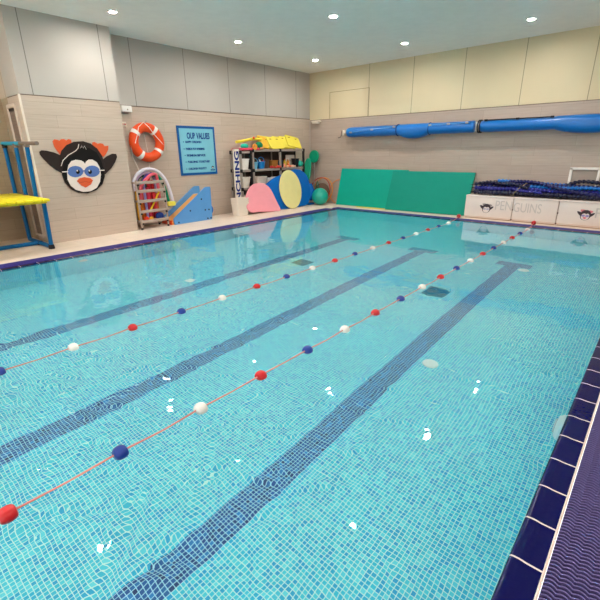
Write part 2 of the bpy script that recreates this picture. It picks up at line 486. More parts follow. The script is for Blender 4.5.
struct(tb.build('pool_floor_markings', mos_d))
pw = MB(); quad(pw, (WX0, WY0, -DEP), (WX0, WY1, -DEP), (WX0, WY1, -.006), (WX0, WY0, -.006)); quad(pw, (WX1, WY0, -DEP), (WX1, WY1, -DEP), (WX1, WY1, -.006), (WX1, WY0, -.006))
struct(pw.build('pool_wall_sides', mos_x))
pw = MB(); quad(pw, (WX0, WY1, -DEP), (WX1, WY1, -DEP), (WX1, WY1, -.006), (WX0, WY1, -.006)); quad(pw, (WX0, WY0, -DEP), (WX1, WY0, -DEP), (WX1, WY0, -.006), (WX0, WY0, -.006))
struct(pw.build('pool_wall_ends', mos_y))
wt = MB(); wt.add([(WX0, WY0, -.012), (WX1, WY0, -.012), (WX1, WY1, -.012), (WX0, WY1, -.012)], [(0, 1, 2, 3)])
wo = wt.build('water', water_mat())
if wo.data.polygons[0].normal.z < 0: wo.data.flip_normals()
tag(wo, 'clear turquoise pool water filling the tiled basin', 'water', kind='stuff')

def disc_fitting(name, x, y, label, cat, z=-DEP):
    mb = MB().lathe([(.001, .016), (.06, .016), (.076, .010), (.08, 0), (.001, 0)], (0, 0, 0), 'Z', 24)
    o = mb.build(name, plain('inlet_white', (236, 252, 252), .4), angle=.6, loc=(x, y, z)); return tag(o, label, cat, 'round white inlets on the pool floor')
disc_fitting('floor_inlet', -1.42, 3.60, 'round white inlet on the pool floor, beside the front dark lane line', 'pool inlet')
disc_fitting('floor_inlet', -1.45, 7.10, 'round white inlet on the pool floor, beyond the T end of the front lane line', 'pool inlet')
t = thing('pool_light', 'white round pool fitting on the near side wall, half hidden by the navy edge tiles', 'pool light', (WX1, 2.70, -.20))
MB().lathe([(.001, 0), (.125, 0), (.122, -.02), (.095, -.042), (.001, -.050)], (0, 0, 0), 'X', 32).build('housing', plain('inlet_white', (236, 252, 252), .4), t, angle=.6)
MB().lathe([(.001, -.046), (.07, -.046), (.06, -.055), (.001, -.058)], (0, 0, 0), 'X', 28).build('lens', plain('light_lens', (226, 240, 244), .2), t, angle=.6)
disc_fitting('floor_inlet', -5.29, 3.47, 'round white inlet on the pool floor, outside the farthest dark lane line', 'pool inlet')
def drain(x, y, label):
    t = thing('floor_drain', label, 'drain', (x, y, -DEP), 0, 'dark drains on the pool floor')
    f = MB()
    for sx, sy, a, b in ((0, .14, .30, .02), (0, -.14, .30, .02), (.14, 0, .02, .26), (-.14, 0, .02, .26)): f.box((sx, sy, .006), (a, b, .012))
    f.build('frame', plain('drain_frame', (52, 150, 172), .5), t)
    s = MB()
    for i in range(9): s.box((0, -.115 + i * .029, .005), (.26, .018, .008))
    s.build('grille', plain('drain_grille', (34, 118, 146), .5), t)
drain(-2.15, 5.38, 'dark square drain on the pool floor under the nearer float rope')
drain(-4.57, 5.30, 'dark square drain on the pool floor beyond the farther float rope')
tag(MB().lathe([(.001, 0), (.07, 0), (.066, .012), (.045, .02), (.001, .02)], (WX0, 2.59, -.30), 'X', 24).build('wall_inlet', white_p, angle=.6), 'round white inlet in the side pool wall below the penguin', 'pool inlet')

# ------------------------------------------------------------------ float ropes
FL = MB()
FL.lathe([(.010, -.037), (.022, -.038), (.034, -.033), (.0425, -.022), (.046, -.008), (.046, .008), (.0425, .022), (.034, .033), (.022, .038), (.010, .037)], (0, 0, 0), 'Y', 22)
flm = {}
for nm, mt in (('red', red_p), ('blue', blue_p), ('white', white_p)):
    o = FL.build('float', mt, angle=.5); flm[nm] = o.data; bpy.data.objects.remove(o)
def float_rope(x, y0, n, cols, end, label):
    t = thing('float_rope', label, 'float rope', (x, 0, 0), 0, 'float ropes across the pool')
    pts = [(0, -1.2, .002)]
    for k in range(-2, n): pts.append((0, y0 + .54 * k, .006)); pts.append((.006 * math.sin(k * 1.7), y0 + .54 * (k + .5), -.003))
    pts = [p for p in pts if p[1] < end - .3] + [(0, end - .18, .04), (0, end, .088), (0, end + .11, .03)]
    MB().tube([(x_ - .024, y_, z_ - .010) if z_ < .03 else (x_, y_, z_) for x_, y_, z_ in pts], .0056, 8).build('cable', rope_m, t, True)
    for k in range(-1, n):
        c = cols[k % 3]
        o = bpy.data.objects.new('float', flm[c]); C.objects.link(o); o.parent = t; o.location = (-.024, y0 + .54 * k, -.016); o['label'] = c + ' float'
    o = bpy.data.objects.new('float', flm['red']); C.objects.link(o); o.parent = t; o.location = (0, end, .088); o['label'] = 'red float'
    MB().tube([(0, end + .10, .0), (0, end + .10, .03), (0, end + .13, .045), (0, end + .16, .03), (0, end + .16, 0)], .007, 8).build('anchor_ring', steel, t, True)
float_rope(-1.955, .193, 18, ('red', 'blue', 'white'), 9.72, 'pink rope with red, white and blue floats, nearer of the two')
float_rope(-3.535, .568, 17, ('blue', 'white', 'red'), 9.72, 'pink rope with red, white and blue floats, the farther one')

# ------------------------------------------------------------------ penguin on the near wall
PENG = {
 'body': [(-0.36,0.081),(-0.36,0.21),(-0.315,0.311),(-0.206,0.412),(-0.065,0.469),(0.096,0.479),(0.226,0.44),(0.336,0.347),(0.407,0.211),(0.425,0.031),(0.391,-0.164),(0.322,-0.302),(0.186,-0.407),(0.006,-0.455),(-0.156,-0.431),(-0.277,-0.359),(-0.358,-0.233),(-0.378,-0.1)],
 'wing_l': [(-0.672,0.301),(-0.631,0.325),(-0.549,0.317),(-0.433,0.287),(-0.319,0.229),(-0.294,0.157),(-0.34,-0.076),(-0.388,-0.061),(-0.466,-0.006),(-0.549,0.074),(-0.626,0.177),(-0.67,0.252)],
 'wing_r': [(0.384,0.129),(0.501,0.209),(0.613,0.255),(0.694,0.248),(0.703,0.192),(0.646,0.094),(0.551,-0.016),(0.413,-0.123),(0.361,-0.079)],
 'foot_l': [(-0.42,0.474),(-0.389,0.506),(-0.34,0.499),(-0.306,0.482),(-0.276,0.508),(-0.225,0.513),(-0.191,0.489),(-0.148,0.514),(-0.106,0.502),(-0.108,0.451),(-0.201,0.374),(-0.295,0.285),(-0.34,0.248),(-0.378,0.311),(-0.413,0.387)],
 'foot_r': [(0.272,0.462),(0.315,0.467),(0.366,0.436),(0.411,0.446),(0.467,0.436),(0.489,0.393),(0.564,0.401),(0.552,0.333),(0.493,0.251),(0.434,0.196),(0.386,0.225),(0.303,0.32),(0.253,0.4)],
 'hood': [(-0.366,-0.035),(-0.315,0.119),(-0.22,0.207),(-0.074,0.283),(0.021,0.366),(0.184,0.361),(0.31,0.28),(0.372,0.143),(0.39,-0.052),(0.371,-0.192),(0.29,-0.314),(0.159,-0.399),(-0.004,-0.435),(-0.152,-0.41),(-0.262,-0.347),(-0.343,-0.221),(-0.371,-0.101)],
 'arc': [(-0.371,0.056),(-0.321,0.15),(-0.214,0.238),(-0.068,0.314),(-0.021,0.356),(0.006,0.426)],
 'sq': [(0.025,0.356),(0.055,0.4),(0.074,0.356),(0.103,0.398),(0.124,0.334)],
 'face': [(0.055,0.083),(0.035,0.118),(-0.007,0.143),(-0.098,0.158),(-0.182,0.136),(-0.248,0.065),(-0.291,-0.052),(-0.309,-0.183),(-0.277,-0.292),(-0.199,-0.373),(-0.072,-0.421),(0.069,-0.42),(0.194,-0.365),(0.277,-0.257),(0.319,-0.119),(0.318,0.006),(0.278,0.104),(0.202,0.154),(0.133,0.156),(0.079,0.122)],
 'strap': [(-0.373,-0.046),(0.396,-0.052)],
 'lens_l': [(-0.003,-0.055),(-0.022,-0.094),(-0.059,-0.126),(-0.109,-0.145),(-0.165,-0.15),(-0.217,-0.14),(-0.258,-0.116),(-0.282,-0.082),(-0.285,-0.044),(-0.267,-0.006),(-0.231,0.025),(-0.182,0.045),(-0.127,0.051),(-0.074,0.041),(-0.032,0.018),(-0.007,-0.016)],
 'lens_r': [(0.306,-0.063),(0.287,-0.102),(0.249,-0.135),(0.197,-0.155),(0.139,-0.16),(0.085,-0.15),(0.042,-0.125),(0.018,-0.09),(0.014,-0.051),(0.032,-0.012),(0.069,0.02),(0.12,0.04),(0.177,0.047),(0.232,0.037),(0.275,0.013),(0.302,-0.022)],
 'bridge': [(-0.014,-0.042),(0.026,-0.043)],
 'beak': [(-0.156,-0.218),(-0.107,-0.172),(-0.008,-0.153),(0.099,-0.178),(0.142,-0.221),(0.092,-0.294),(-0.016,-0.345),(-0.091,-0.304)],
 'smile': [(-0.152,-0.224),(-0.094,-0.249),(-0.009,-0.235),(0.071,-0.253),(0.136,-0.227)],
 'eye_l': [(-0.069,-0.058),(-0.08,-0.08),(-0.1,-0.093),(-0.122,-0.092),(-0.137,-0.078),(-0.139,-0.055),(-0.128,-0.033),(-0.108,-0.02),(-0.087,-0.021),(-0.072,-0.035)],
 'eye_r': [(0.153,-0.067),(0.142,-0.09),(0.121,-0.103),(0.099,-0.102),(0.083,-0.087),(0.081,-0.064),(0.092,-0.042),(0.112,-0.029),(0.135,-0.029),(0.15,-0.044)],
 'gl_l': [(-0.1,-0.035),(-0.104,-0.044),(-0.112,-0.049),(-0.12,-0.049),(-0.126,-0.043),(-0.127,-0.034),(-0.123,-0.026),(-0.115,-0.021),(-0.107,-0.021),(-0.101,-0.027)],
 'gl_r': [(0.121,-0.044),(0.117,-0.053),(0.109,-0.058),(0.1,-0.058),(0.094,-0.052),(0.093,-0.043),(0.097,-0.034),(0.105,-0.029),(0.114,-0.03),(0.12,-0.035)],
}

t = thing('penguin_emblem', 'painted wall figure of a penguin in blue swim goggles', 'wall emblem', (XN, 3.43, 1.30))
dark_br = plain('penguin_brown', (42, 32, 30), .6); blackp = plain('penguin_black', (10, 8, 9), .6)
org = plain('penguin_orange', (214, 92, 52), .45); pwhite = plain('penguin_white', (228, 214, 204), .5); pblue = plain('penguin_goggle', (84, 112, 172), .5)
U_, W_ = (0, 1, 0), (0, 0, 1)
def plate(part, keys, z, th, mat):
    mb = MB()
    for k in keys: mb.slab(PENG[k], th, (z, 0, 0), U_, W_, (1, 0, 0), .002)
    return mb.build(part, mat, t, angle=.5)
for k in ('foot_l', 'foot_r'): plate('foot', [k], .001, .014, org)
for k in ('wing_l', 'wing_r'): plate('wing', [k], .004, .016, dark_br)
plate('body', ['body'], .006, .024, dark_br)
plate('hood', ['hood'], .0302, .003, blackp)
plate('face', ['face'], .0334, .003, pwhite)
(sa, sb), (sc_, sd) = PENG['strap']; lx = [p[0] for p in PENG['lens_l']]; rx = [p[0] for p in PENG['lens_r']]
for u0, u1 in ((sa, min(lx) + .012), (max(rx) - .012, sc_)):
    MB().tube([(.0362, u0, sb), (.0362, u1, sb)], .010, 6).build('goggle_strap', pwhite, t)
for k in ('lens_l', 'lens_r'):
    o = plate('goggle_lens', [k], .0384, .004, pblue)
mb = MB(); mb.tube([(.041, a, b) for a, b in PENG['bridge']], .012, 6); mb.build('goggle_bridge', pblue, t)
for k, gk in (('eye_l', 'gl_l'), ('eye_r', 'gl_r')):
    pu = plate('pupil', [k], .0425, .002, blackp); plate('glint', [gk], .0446, .0015, pwhite).parent = pu
bk = plate('beak', ['beak'], .0384, .008, org)
mb = MB(); mb.tube([(.0466, a, b) for a, b in PENG['smile']], .0035, 6); mb.build('beak_line', plain('beak_shade', (160, 58, 36), .5), bk)
mb = MB(); mb.tube([(.034, a, b) for a, b in PENG['arc']], .006, 6); mb.tube([(.034, a, b) for a, b in PENG['sq']], .003, 6); mb.build('crown_line', pwhite, t)

# ------------------------------------------------------------------ life ring, wall boxes
t = thing('life_ring', 'orange life ring with white bands hanging on the wall', 'life ring', (XL + .12, 5.02, 1.775))
MB().torus((0, 0, 0), .305, .098, 'X', 56, 18).build('ring', orange_p, t, True)
for a in (45, 135, 225, 315):
    a = math.radians(a + 8)
    MB().torus((0, 0, 0), .305, .1015, 'X', 6, 18, a - .11, a + .11).build('band', white_p, t, angle=.6)
mb = MB(); pts = []
for i in range(25):
    a = math.radians(52 + 10.5 * i - 60); r = .405 + .015 * math.sin(i * 1.3)
    pts.append((.06 + .02 * math.sin(i * .7), r * math.cos(a), r * math.sin(a)))
mb.tube([(.09, .33, -.04), (.105, .24, .05), (.112, .12, .17), (.11, .03, .30), (.06, -.06, .40)], .007, 8)
mb.tube([(.06, -.06, .40), (.09, -.2, .30), (.105, -.27, .12), (.10, -.33, -.02)], .007, 8)
mb.tube([(.0, -.0, .41), (-.09, .0, .22), (-.10, .05, -.2), (-.09, .03, -.52)], .006, 8)
mb.tube([(.02, -.39, -.05), (-.02, -.36, -.3), (-.05, -.25, -.55), (-.06, -.24, -.75)], .006, 8)
mb.build('grab_line', white_p, t, True)
MB().tube([(-.117, 0, .40), (.02, 0, .40), (.07, 0, .405), (.08, 0, .44)], .010, 8).build('hook', steel, t, True)

t = thing('wall_device', 'white rectangular box on the wall above the red buttons', 'sensor box', (XL + .001, 4.67, 2.42))
MB().box((.06, 0, 0), (.12, .22, .12), 0, .012).build('housing', white_p, t, angle=.6)
MB().lathe([(.001, .120), (.014, .120), (.012, .126), (.001, .126)], (0, .01, -.015), 'X', 14).build('indicator', grey_m, t)
MB().box((.002, .0, -.075), (.004, .16, .04)).build('back_plate', grey_m, t)
t = thing('push_button', 'small switch with red buttons under the white wall box', 'switch', (XL, 4.60, 2.13))
MB().box((.015, 0, 0), (.03, .10, .09), 0, .006).build('plate', offwhite, t, angle=.6)
for yy in (-.025, .025): MB().lathe([(.014, .03), (.014, .042), (.010, .047), (.001, .047)], (0, yy, 0), 'X', 14).build('button', red_p, t, angle=.6)
t = thing('mounted_sensor', 'small white box high on the back wall in the corner', 'sensor box', (-8.54, YB - .001, 2.41))
MB().box((0, -.06, 0), (.30, .12, .045), 0, .01).build('housing', offwhite, t, angle=.6)
MB().box((0, -.08, -.04), (.22, .1, .05), 0, .01).build('cover', offwhite, t, angle=.6)

# ------------------------------------------------------------------ poster
t = thing('wall_poster_sign', 'light blue wall poster headed OUR VALUES with navy border', 'poster', (XL + .0005, 6.405, 1.595))
MB().box((.008, 0, 0), (.016, 1.08, 1.11)).build('border', plain('poster_border', (14, 84, 150), .4), t)
MB().box((.0175, 0, 0), (.003, .97, 1.00)).build('sheet', plain('poster_sheet', (120, 186, 204), .5, noise=.03), t)
ptxt = plain('poster_text', (18, 66, 134), .5)
def ptext(s, y, z, size, wd, name='text_line', bold=0): return text_mesh(name, s, size, ptxt, t, (.0192, y - 6.405, z - 1.595), (0, 1, 0), (0, 0, 1), .002, wd, bold=bold)
ptext('OUR VALUES', 6.12, 1.872, .185, .66, 'heading', .007)
for s, y, z, wd in (('HAPPY CHILDREN', 6.06, 1.775, .46), ('PASSION FOR SWIMMING', 6.06, 1.620, .54), ('PREMIUM SERVICE', 6.07, 1.472, .54), ('BUILDING TOGETHER', 6.08, 1.325, .66), ('CHILDREN PRIORITY', 6.08, 1.165, .54)):
    tl = ptext(s, y, z, .064, wd, bold=.0035)
    MB().ball((.020, y - 6.405 - .05, z - 1.595 + .022), .013, 10, 6, (.3, 1, 1)).build('bullet', ptxt, tl)
lg = MB(); lg.slab(ellipse(.035, .032, 16), .002, (.0192, .40, -.39), U_, W_, (1, 0, 0), 0); logo = lg.build('logo', blackp, t)
lg = MB(); lg.slab(ellipse(.018, .015, 12), .002, (.0213, .40, -.398), U_, W_, (1, 0, 0), 0); lg.build('logo_face', pwhite, logo)
text_mesh('logo_text', 'PENGUINS', .045, ptxt, logo, (.0192, .33, -.47), (0, 1, 0), (0, 0, 1), .002, .14, bold=.002)

# ------------------------------------------------------------------ blue pool platform at the left edge
tubeb = plain('platform_blue_tube', (2, 94, 150), .4); yel_s = plain('platform_yellow', (232, 214, 40), .4)
t = thing('pool_platform', 'yellow topped pool platform on blue tube legs with upright end bars', 'pool platform', (-8.5, 2.5, 0))
def pt(part, a, b, r=.035, mat=tubeb): return MB().tube([a, b], r, 14).build(part, mat, t, angle=.6)
sl = MB()
for i in range(11): sl.box((.08, -.06 - .122 * i, .855), (1.72, .11, .045), 0, .014)
sl.build('deck', yel_s, t, angle=.6)
MB().box((.08, -.68, .822), (1.66, 1.26, .03)).build('deck_tray', plain('platform_tray', (196, 176, 36), .5), t)
pt('leg', (.57, -.02, .03), (.66, -.02, .81)); pt('leg', (-.52, -.02, .03), (-.52, -.02, .81))
pt('leg', (.57, -1.25, .03), (.66, -1.25, .81)); pt('leg', (-.52, -1.25, .03), (-.52, -1.25, .81))
pt('base_tube', (-.52, -.02, .035), (.57, -.02, .035)); pt('base_tube', (0, -.02, .035), (0, -1.30, .035), .036)
pt('base_tube', (-.52, -1.25, .035), (.57, -1.25, .035))
for x, y in ((.57, -.02), (.57, -1.25)):
    MB().lathe([(.001, 0), (.05, 0), (.05, .03), (.042, .075), (.001, .075)], (x, y, 0), 'Z', 16).build('foot', black_p, t, angle=.6)
MB().lathe([(.001, 0), (.05, 0), (.05, .06), (.001, .06)], (0, -.02, 0), 'Z', 16).build('joint', black_p, t, angle=.6)
for a, b in ((.29, .39), (-.22, -.165), (-.80, -.775)):
    ub = pt('upright_bar', (a, -.0, .86), (b, 0, 1.70), .034)
    pt('bar_collar', (b, 0, 1.67), (b, 0, 1.735), .043, black_p if a < -.5 else plain('collar_grey', (120, 104, 96), .5)).parent = ub
pt('top_rail', (.08, 0, 1.735), (-.86, 0, 1.752), .033, plain('rail_cyan', (20, 150, 186), .4))
pt('top_rail_grip', (.88, 0, 1.722), (.08, 0, 1.735), .030, plain('rail_grey', (124, 108, 98), .6))

# tall narrow framed panel on the return of the near wall
t = thing('framed_panel', 'tall narrow white framed panel beside the yellow topped platform', 'wall panel', (-8.87, 2.65, .10))
f = MB()
for x, zc, dx, dz in ((-.19, 1.13, .035, 2.28), (.19, 1.13, .035, 2.28), (0, 2.25, .36, .06), (0, .015, .36, .03)): f.box((x, -.02, zc), (dx, .04, dz), 0, .006)
f.build('frame', plain('panel_frame_beige', (206, 190, 176), .5), t, angle=.6)
MB().box((0, -.008, 1.13), (.36, .012, 2.2)).build('infill', plank_tiles('panel_infill_tiles', (0, 2), (128, 108, 96), (118, 98, 86), .2, .05), t)
MB().box((0, -.018, 2.19), (.30, .02, .04)).build('vent_slot', black_p, t)

# ------------------------------------------------------------------ noodle rack
t = thing('noodle_rack', 'grey slatted rack on the deck full of foam noodles', 'storage rack', (-8.55, 4.755, 0), .03)
al = plain('rack_aluminium', (168, 152, 140), .45)
for z in (.17, .38, .595, .80, .975): MB().box((.20, 0, z), (.02, .68, .062), 0, .004).build('slat', al, t, angle=.6)
for y in (-.325, .325):
    MB().box((.182, y, .53), (.03, .035, 1.0), 0, .004).build('post', al, t, angle=.6)
    MB().box((-.18, y, .53), (.03, .035, 1.0), 0, .004).build('post', al, t, angle=.6)
    for z in (.17, .595, .975): MB().box((0, y, z), (.34, .02, .04)).build('side_rail', al, t)
    for x in (.18, -.18): MB().lathe([(.001, 0), (.024, 0), (.024, .04), (.001, .04)], (x, y, 0), 'Z', 12).build('foot', black_p, t)
    for z in (.17, .38, .595, .80, .975): MB().box((.205, y * .93, z - .045), (.03, .035, .035), 0, .005).build('clip', black_p, t, angle=.6)
for z in (.17, .595): MB().box((-.18, 0, z), (.02, .64, .05)).build('back_rail', al, t)
MB().box((0, 0, .135), (.33, .64, .02)).build('shelf_board', al, t)

def noodle(col, pts, r, label, name='pool_noodle', group='foam noodles in the grey rack'):
    # smooth the path
    P = [V(p) for p in pts]; out = []
    for i in range(len(P) - 1):
        p0 = P[max(i - 1, 0)]; p1 = P[i]; p2 = P[i + 1]; p3 = P[min(i + 2, len(P) - 1)]
        for k in range(7):
            s = k / 7
            out.append(.5 * ((2 * p1) + (p2 - p0) * s + (2 * p0 - 5 * p1 + 4 * p2 - p3) * s * s + (3 * p1 - p0 - 3 * p2 + p3) * s ** 3))
    out.append(P[-1])
    o = MB().tube(out, r, 12).build(name, plain('foam_%d_%d_%d' % col, col, .7), angle=1)
    return tag(o, label, 'pool noodle', group)
N_ = noodle
N_((214, 208, 220), [(-8.56, 4.47, .80), (-8.55, 4.50, 1.02), (-8.56, 4.66, 1.18), (-8.57, 4.88, 1.235), (-8.56, 5.10, 1.17), (-8.55, 5.25, .98), (-8.54, 5.33, .72), (-8.53, 5.37, .46)], .034, 'white foam noodle, the outermost arch over the grey rack')
N_((190, 176, 208), [(-8.61, 4.56, .45), (-8.62, 4.56, .92), (-8.63, 4.66, 1.09), (-8.64, 4.85, 1.16), (-8.64, 5.02, 1.05), (-8.64, 5.04, .70)], .032, 'lilac foam noodle arched inside the white one')
N_((226, 96, 110), [(-8.50, 4.58, .62), (-8.49, 4.60, .86), (-8.48, 4.72, 1.01), (-8.48, 4.88, 1.12), (-8.50, 5.00, 1.10), (-8.52, 5.03, .9), (-8.52, 5.03, .6)], .032, 'pink foam noodle arched low across the rack front')
N_((16, 132, 96), [(-8.60, 4.90, 1.10), (-8.58, 5.08, 1.08), (-8.57, 5.19, .90), (-8.57, 5.255, .66), (-8.56, 5.285, .40)], .032, 'green foam noodle hanging down outside the rack end')
N_((12, 96, 74), [(-8.69, 4.60, .20), (-8.69, 4.62, .90), (-8.70, 4.72, 1.08), (-8.70, 4.84, 1.02), (-8.70, 4.86, .5)], .032, 'dark green foam noodle at the back of the rack')
N_((196, 40, 52), [(-8.58, 4.82, .18), (-8.57, 4.83, .9), (-8.57, 4.85, 1.07)], .036, 'red foam noodle standing upright in the middle of the rack')
N_((206, 56, 84), [(-8.53, 4.76, .18), (-8.53, 4.765, .78), (-8.53, 4.77, .84)], .034, 'raspberry foam noodle standing short beside the red one')
N_((150, 140, 196), [(-8.50, 4.68, .18), (-8.50, 4.675, .74), (-8.51, 4.69, .95)], .028, 'mauve foam noodle standing upright at the rack front')
N_((188, 36, 40), [(-8.60, 4.93, .18), (-8.60, 4.935, .7), (-8.61, 4.95, 1.0)], .034, 'deep red foam noodle standing at the right of the rack')
N_((232, 104, 52), [(-8.64, 4.70, .18), (-8.64, 4.70, .62), (-8.64, 4.71, .90)], .034, 'orange foam noodle standing behind the mauve one')
N_((150, 30, 50), [(-8.66, 4.90, .18), (-8.66, 4.90, .62), (-8.66, 4.91, .98)], .034, 'maroon foam noodle standing at the back of the rack')
N_((196, 112, 60), [(-8.62, 5.01, .18), (-8.62, 5.01, .5), (-8.62, 5.01, .72)], .034, 'tan orange foam noodle standing short at the right post')
N_((216, 60, 66), [(-8.50, 4.90, .18), (-8.49, 4.895, .5), (-8.50, 4.89, .72)], .032, 'light red foam noodle standing at the front of the rack')
N_((230, 170, 50), [(-8.58, 4.52, .18), (-8.58, 4.52, .5), (-8.58, 4.53, .80)], .03, 'yellow foam noodle standing inside the left post')
N_((110, 90, 180), [(-8.70, 4.72, .9), (-8.66, 4.84, 1.08), (-8.62, 4.97, 1.13), (-8.60, 5.07, 1.0), (-8.60, 5.08, .55)], .03, 'violet foam noodle arched just under the pink and white ones')
N_((238, 196, 40), [(-8.455, 4.72, .36), (-8.44, 4.84, .54), (-8.43, 4.98, .76)], .018, 'thin yellow foam stick lying slantwise across the rack', 'foam_stick')
N_((224, 120, 40), [(-8.52, 4.59, .18), (-8.52, 4.585, .5), (-8.52, 4.58, .58)], .03, 'orange foam noodle standing short at the left post')
tag(MB().slab(rrect(.20, .10, .03), .06, (-8.50, 5.28, .47), (0, 1, 0), (-.2, .1, 1), (1, 0, 0), .012).build('foam_block', yellow_f, angle=.6), 'yellow foam block sticking out at the end of the rack', 'foam block')
for (y, z, c, l) in ((4.60, .215, (232, 66, 40), 'red soft ball on the bottom board of the noodle rack'), (4.72, .20, (240, 170, 60), 'orange soft ball on the bottom board of the noodle rack')):
    tag(MB().ball((-8.43, y, z - .005), .055, 14, 9).build('soft_ball', plain('ball_%d' % c[1], c, .6), smooth=True), l, 'ball')
tag(MB().ball((-8.44, 4.93, .235), .1, 18, 10, (.55, 1.0, .9)).build('soft_bag', plain('bag_blue', (30, 56, 130), .7), smooth=True), 'dark blue soft bag on the bottom board of the rack', 'bag')
tag(MB().slab(rrect(.09, .34, .03), .05, (-8.74, 4.418, .40), (1, 0, 0), (0, 0, 1), (0, -1, 0), .01).build('hand_paddle', yellow_f, angle=.6), 'yellow paddle hanging on the outer end of the rack', 'paddle')

# ------------------------------------------------------------------ blue slide
t = thing('foam_slide', 'blue toddler slide with orange chute beside the noodle rack', 'slide', (-8.645, 5.79, 0))
sl_blue = plain('slide_blue', (84, 146, 206), .35); sl_dark = plain('slide_edge_blue', (24, 92, 180), .4)
prof = [(-.556, .02), (-.54, 0), (.50, 0), (.517, .02), (.537, .76), (.52, .78), (.39, .78), (.36, .765), (-.55, .15), (-.566, .13)]
for x in (-.195, .25):
    panel = MB().slab(prof, .045, (x, 0, 0), (0, 1, 0), (0, 0, 1), (1, 0, 0), .010).build('side_panel', sl_blue, t, angle=.6)
ch = MB(); ch.slab([(-.59, .0), (-.48, .0), (.36, .56), (.50, .56), (.50, .60), (.34, .60), (-.53, .05), (-.60, .05)], .40, (-.152, 0, 0), (0, 1, 0), (0, 0, 1), (1, 0, 0), .004)
ch.build('chute', plain('slide_orange', (244, 168, 92), .4), t, angle=.5)
MB().box((.048, -.598, .05), (.396, .03, .10), 0, .01).build('chute_lip', orange_p, t, angle=.6)
for y, z in ((6.132, .51), (5.792, .273), (6.219, .249), (6.328, .248), (6.274, .04), (6.37, .04), (5.452, .043)):
    MB().lathe([(.001, .292), (.02, .292), (.02, .2975), (.001, .2975)], (0, y - 5.9, z), 'X', 14).build('hole_cap', black_p, panel)
rl = MB().lathe([(.001, -.14), (.12, -.14), (.135, -.12), (.135, .06), (.12, .08), (.001, .08)], (0, .60, .20), 'X', 28).build('roller', blue_f, t, angle=.6)
MB().tube([(-.1, .60, .2), (-.1, .48, .2)], .015, 8).build('roller_arm', sl_dark, rl) 

# ------------------------------------------------------------------ shelving units
def shelf(name, label, x, y0, y1, levels, posts, depth=.40):
    t = thing(name, label, 'shelving unit', (x, (y0 + y1) / 2, 0)); L_ = y1 - y0
    for z in levels:
        MB().box((-depth / 2, 0, z - .03), (depth, L_, .06), 0, .004).build('shelf_board', grey_m, t, angle=.6)
    for p in posts:
        for xx_ in (-.02, -depth + .02):
            po = MB().box((xx_, p - (y0 + y1) / 2, levels[-1] / 2), (.045, .055, levels[-1] + .03)).build('post', grey_m if p < y1 - .1 else black_p, t)
            for z in levels: MB().box((xx_ + (.003 if xx_ > -.1 else 0), p - (y0 + y1) / 2, z - .03), (.055, .07, .085), 0, .006).build('corner_joint', black_p, po, angle=.6)
    return t
SX = -8.44
shelf('shelving_unit', 'narrow grey shelving unit behind the white banner', SX, 7.40, 7.80, (.20, .66, 1.12, 1.58), (7.425, 7.775))
sh = shelf('shelving_unit', 'wide grey and black shelving unit in the corner topped with yellow floats', SX, 7.83, 9.95, (.20, .66, 1.12, 1.62), (7.86, 8.905, 9.92))
MB().box((-.37, 0, .9), (.02, 2.06, 1.4)).build('back_panel', plain('shelf_back', (74, 60, 54), .8), sh)

def tub(name, mat, r0, r1, h_, label, loc, group=None, sq=True, cat='tub', handle=False):
    """an open tapered container with a rolled rim, hollow inside"""
    t = thing(name, label, cat, loc, 0, group)
    o = ellipse(1, 1, 28, 6 if sq else 2); mb = MB(); vs = []
    lv = [(r0, 0), (r1, h_ - .02), (r1 + .012, h_ - .02), (r1 + .012, h_), (r1 - .012, h_), (r0 - .012, .012)]
    kx = .8 if sq else 1
    for r, z in lv: vs += [(a * r * kx, b * r, z) for a, b in o]
    n = len(o); fs = [(i * n + k, i * n + (k + 1) % n, (i + 1) * n + (k + 1) % n, (i + 1) * n + k) for i in range(len(lv) - 1) for k in range(n)]
    fs += [tuple(reversed(range(n))), tuple((len(lv) - 1) * n + k for k in range(n))]
    mb.add(vs, fs).build('body', mat, t, angle=.7)
    if handle: MB().torus((0, 0, h_ - .01), r1 + .015, .008, 'X', 20, 8, .1, PI - .1).build('handle', mat, t, True)
    return t
BG = 'pale plastic tubs on the shelves'
tub('storage_tub', white_p, .105, .135, .27, 'white tub on the middle shelf of the narrow unit', (-8.56, 7.60, 1.12), BG)
tub('storage_tub', offwhite, .12, .165, .27, 'cream tub on the lower shelf of the narrow unit', (-8.57, 7.58, .66), BG)
tub('storage_tub', offwhite, .16, .205, .26, 'cream tub on the lower shelf, just behind the pink mat', (-8.585, 8.14, .66), BG)
tub('storage_tub', white_p, .22, .26, .22, 'wide white tub on the lower shelf, behind the blue oval mat', (-8.63, 8.63, .66), BG)
tub('storage_tub', offwhite, .11, .14, .26, 'cream tub on the bottom shelf of the narrow unit', (-8.55, 7.57, .20), BG)
tub('bucket', plain('pale_blue_plastic', (110, 176, 206), .4), .07, .095, .18, 'pale blue bucket on the wide shelf beside the bright blue one', (-8.58, 8.02, 1.12), 'blue buckets on the wide shelf', False, 'bucket', True)
tub('bucket', plain('bright_blue_plastic', (10, 120, 190), .35), .08, .105, .19, 'bright blue bucket of toys on the wide shelf', (-8.53, 8.22, 1.12), 'blue buckets on the wide shelf', False, 'bucket', True)
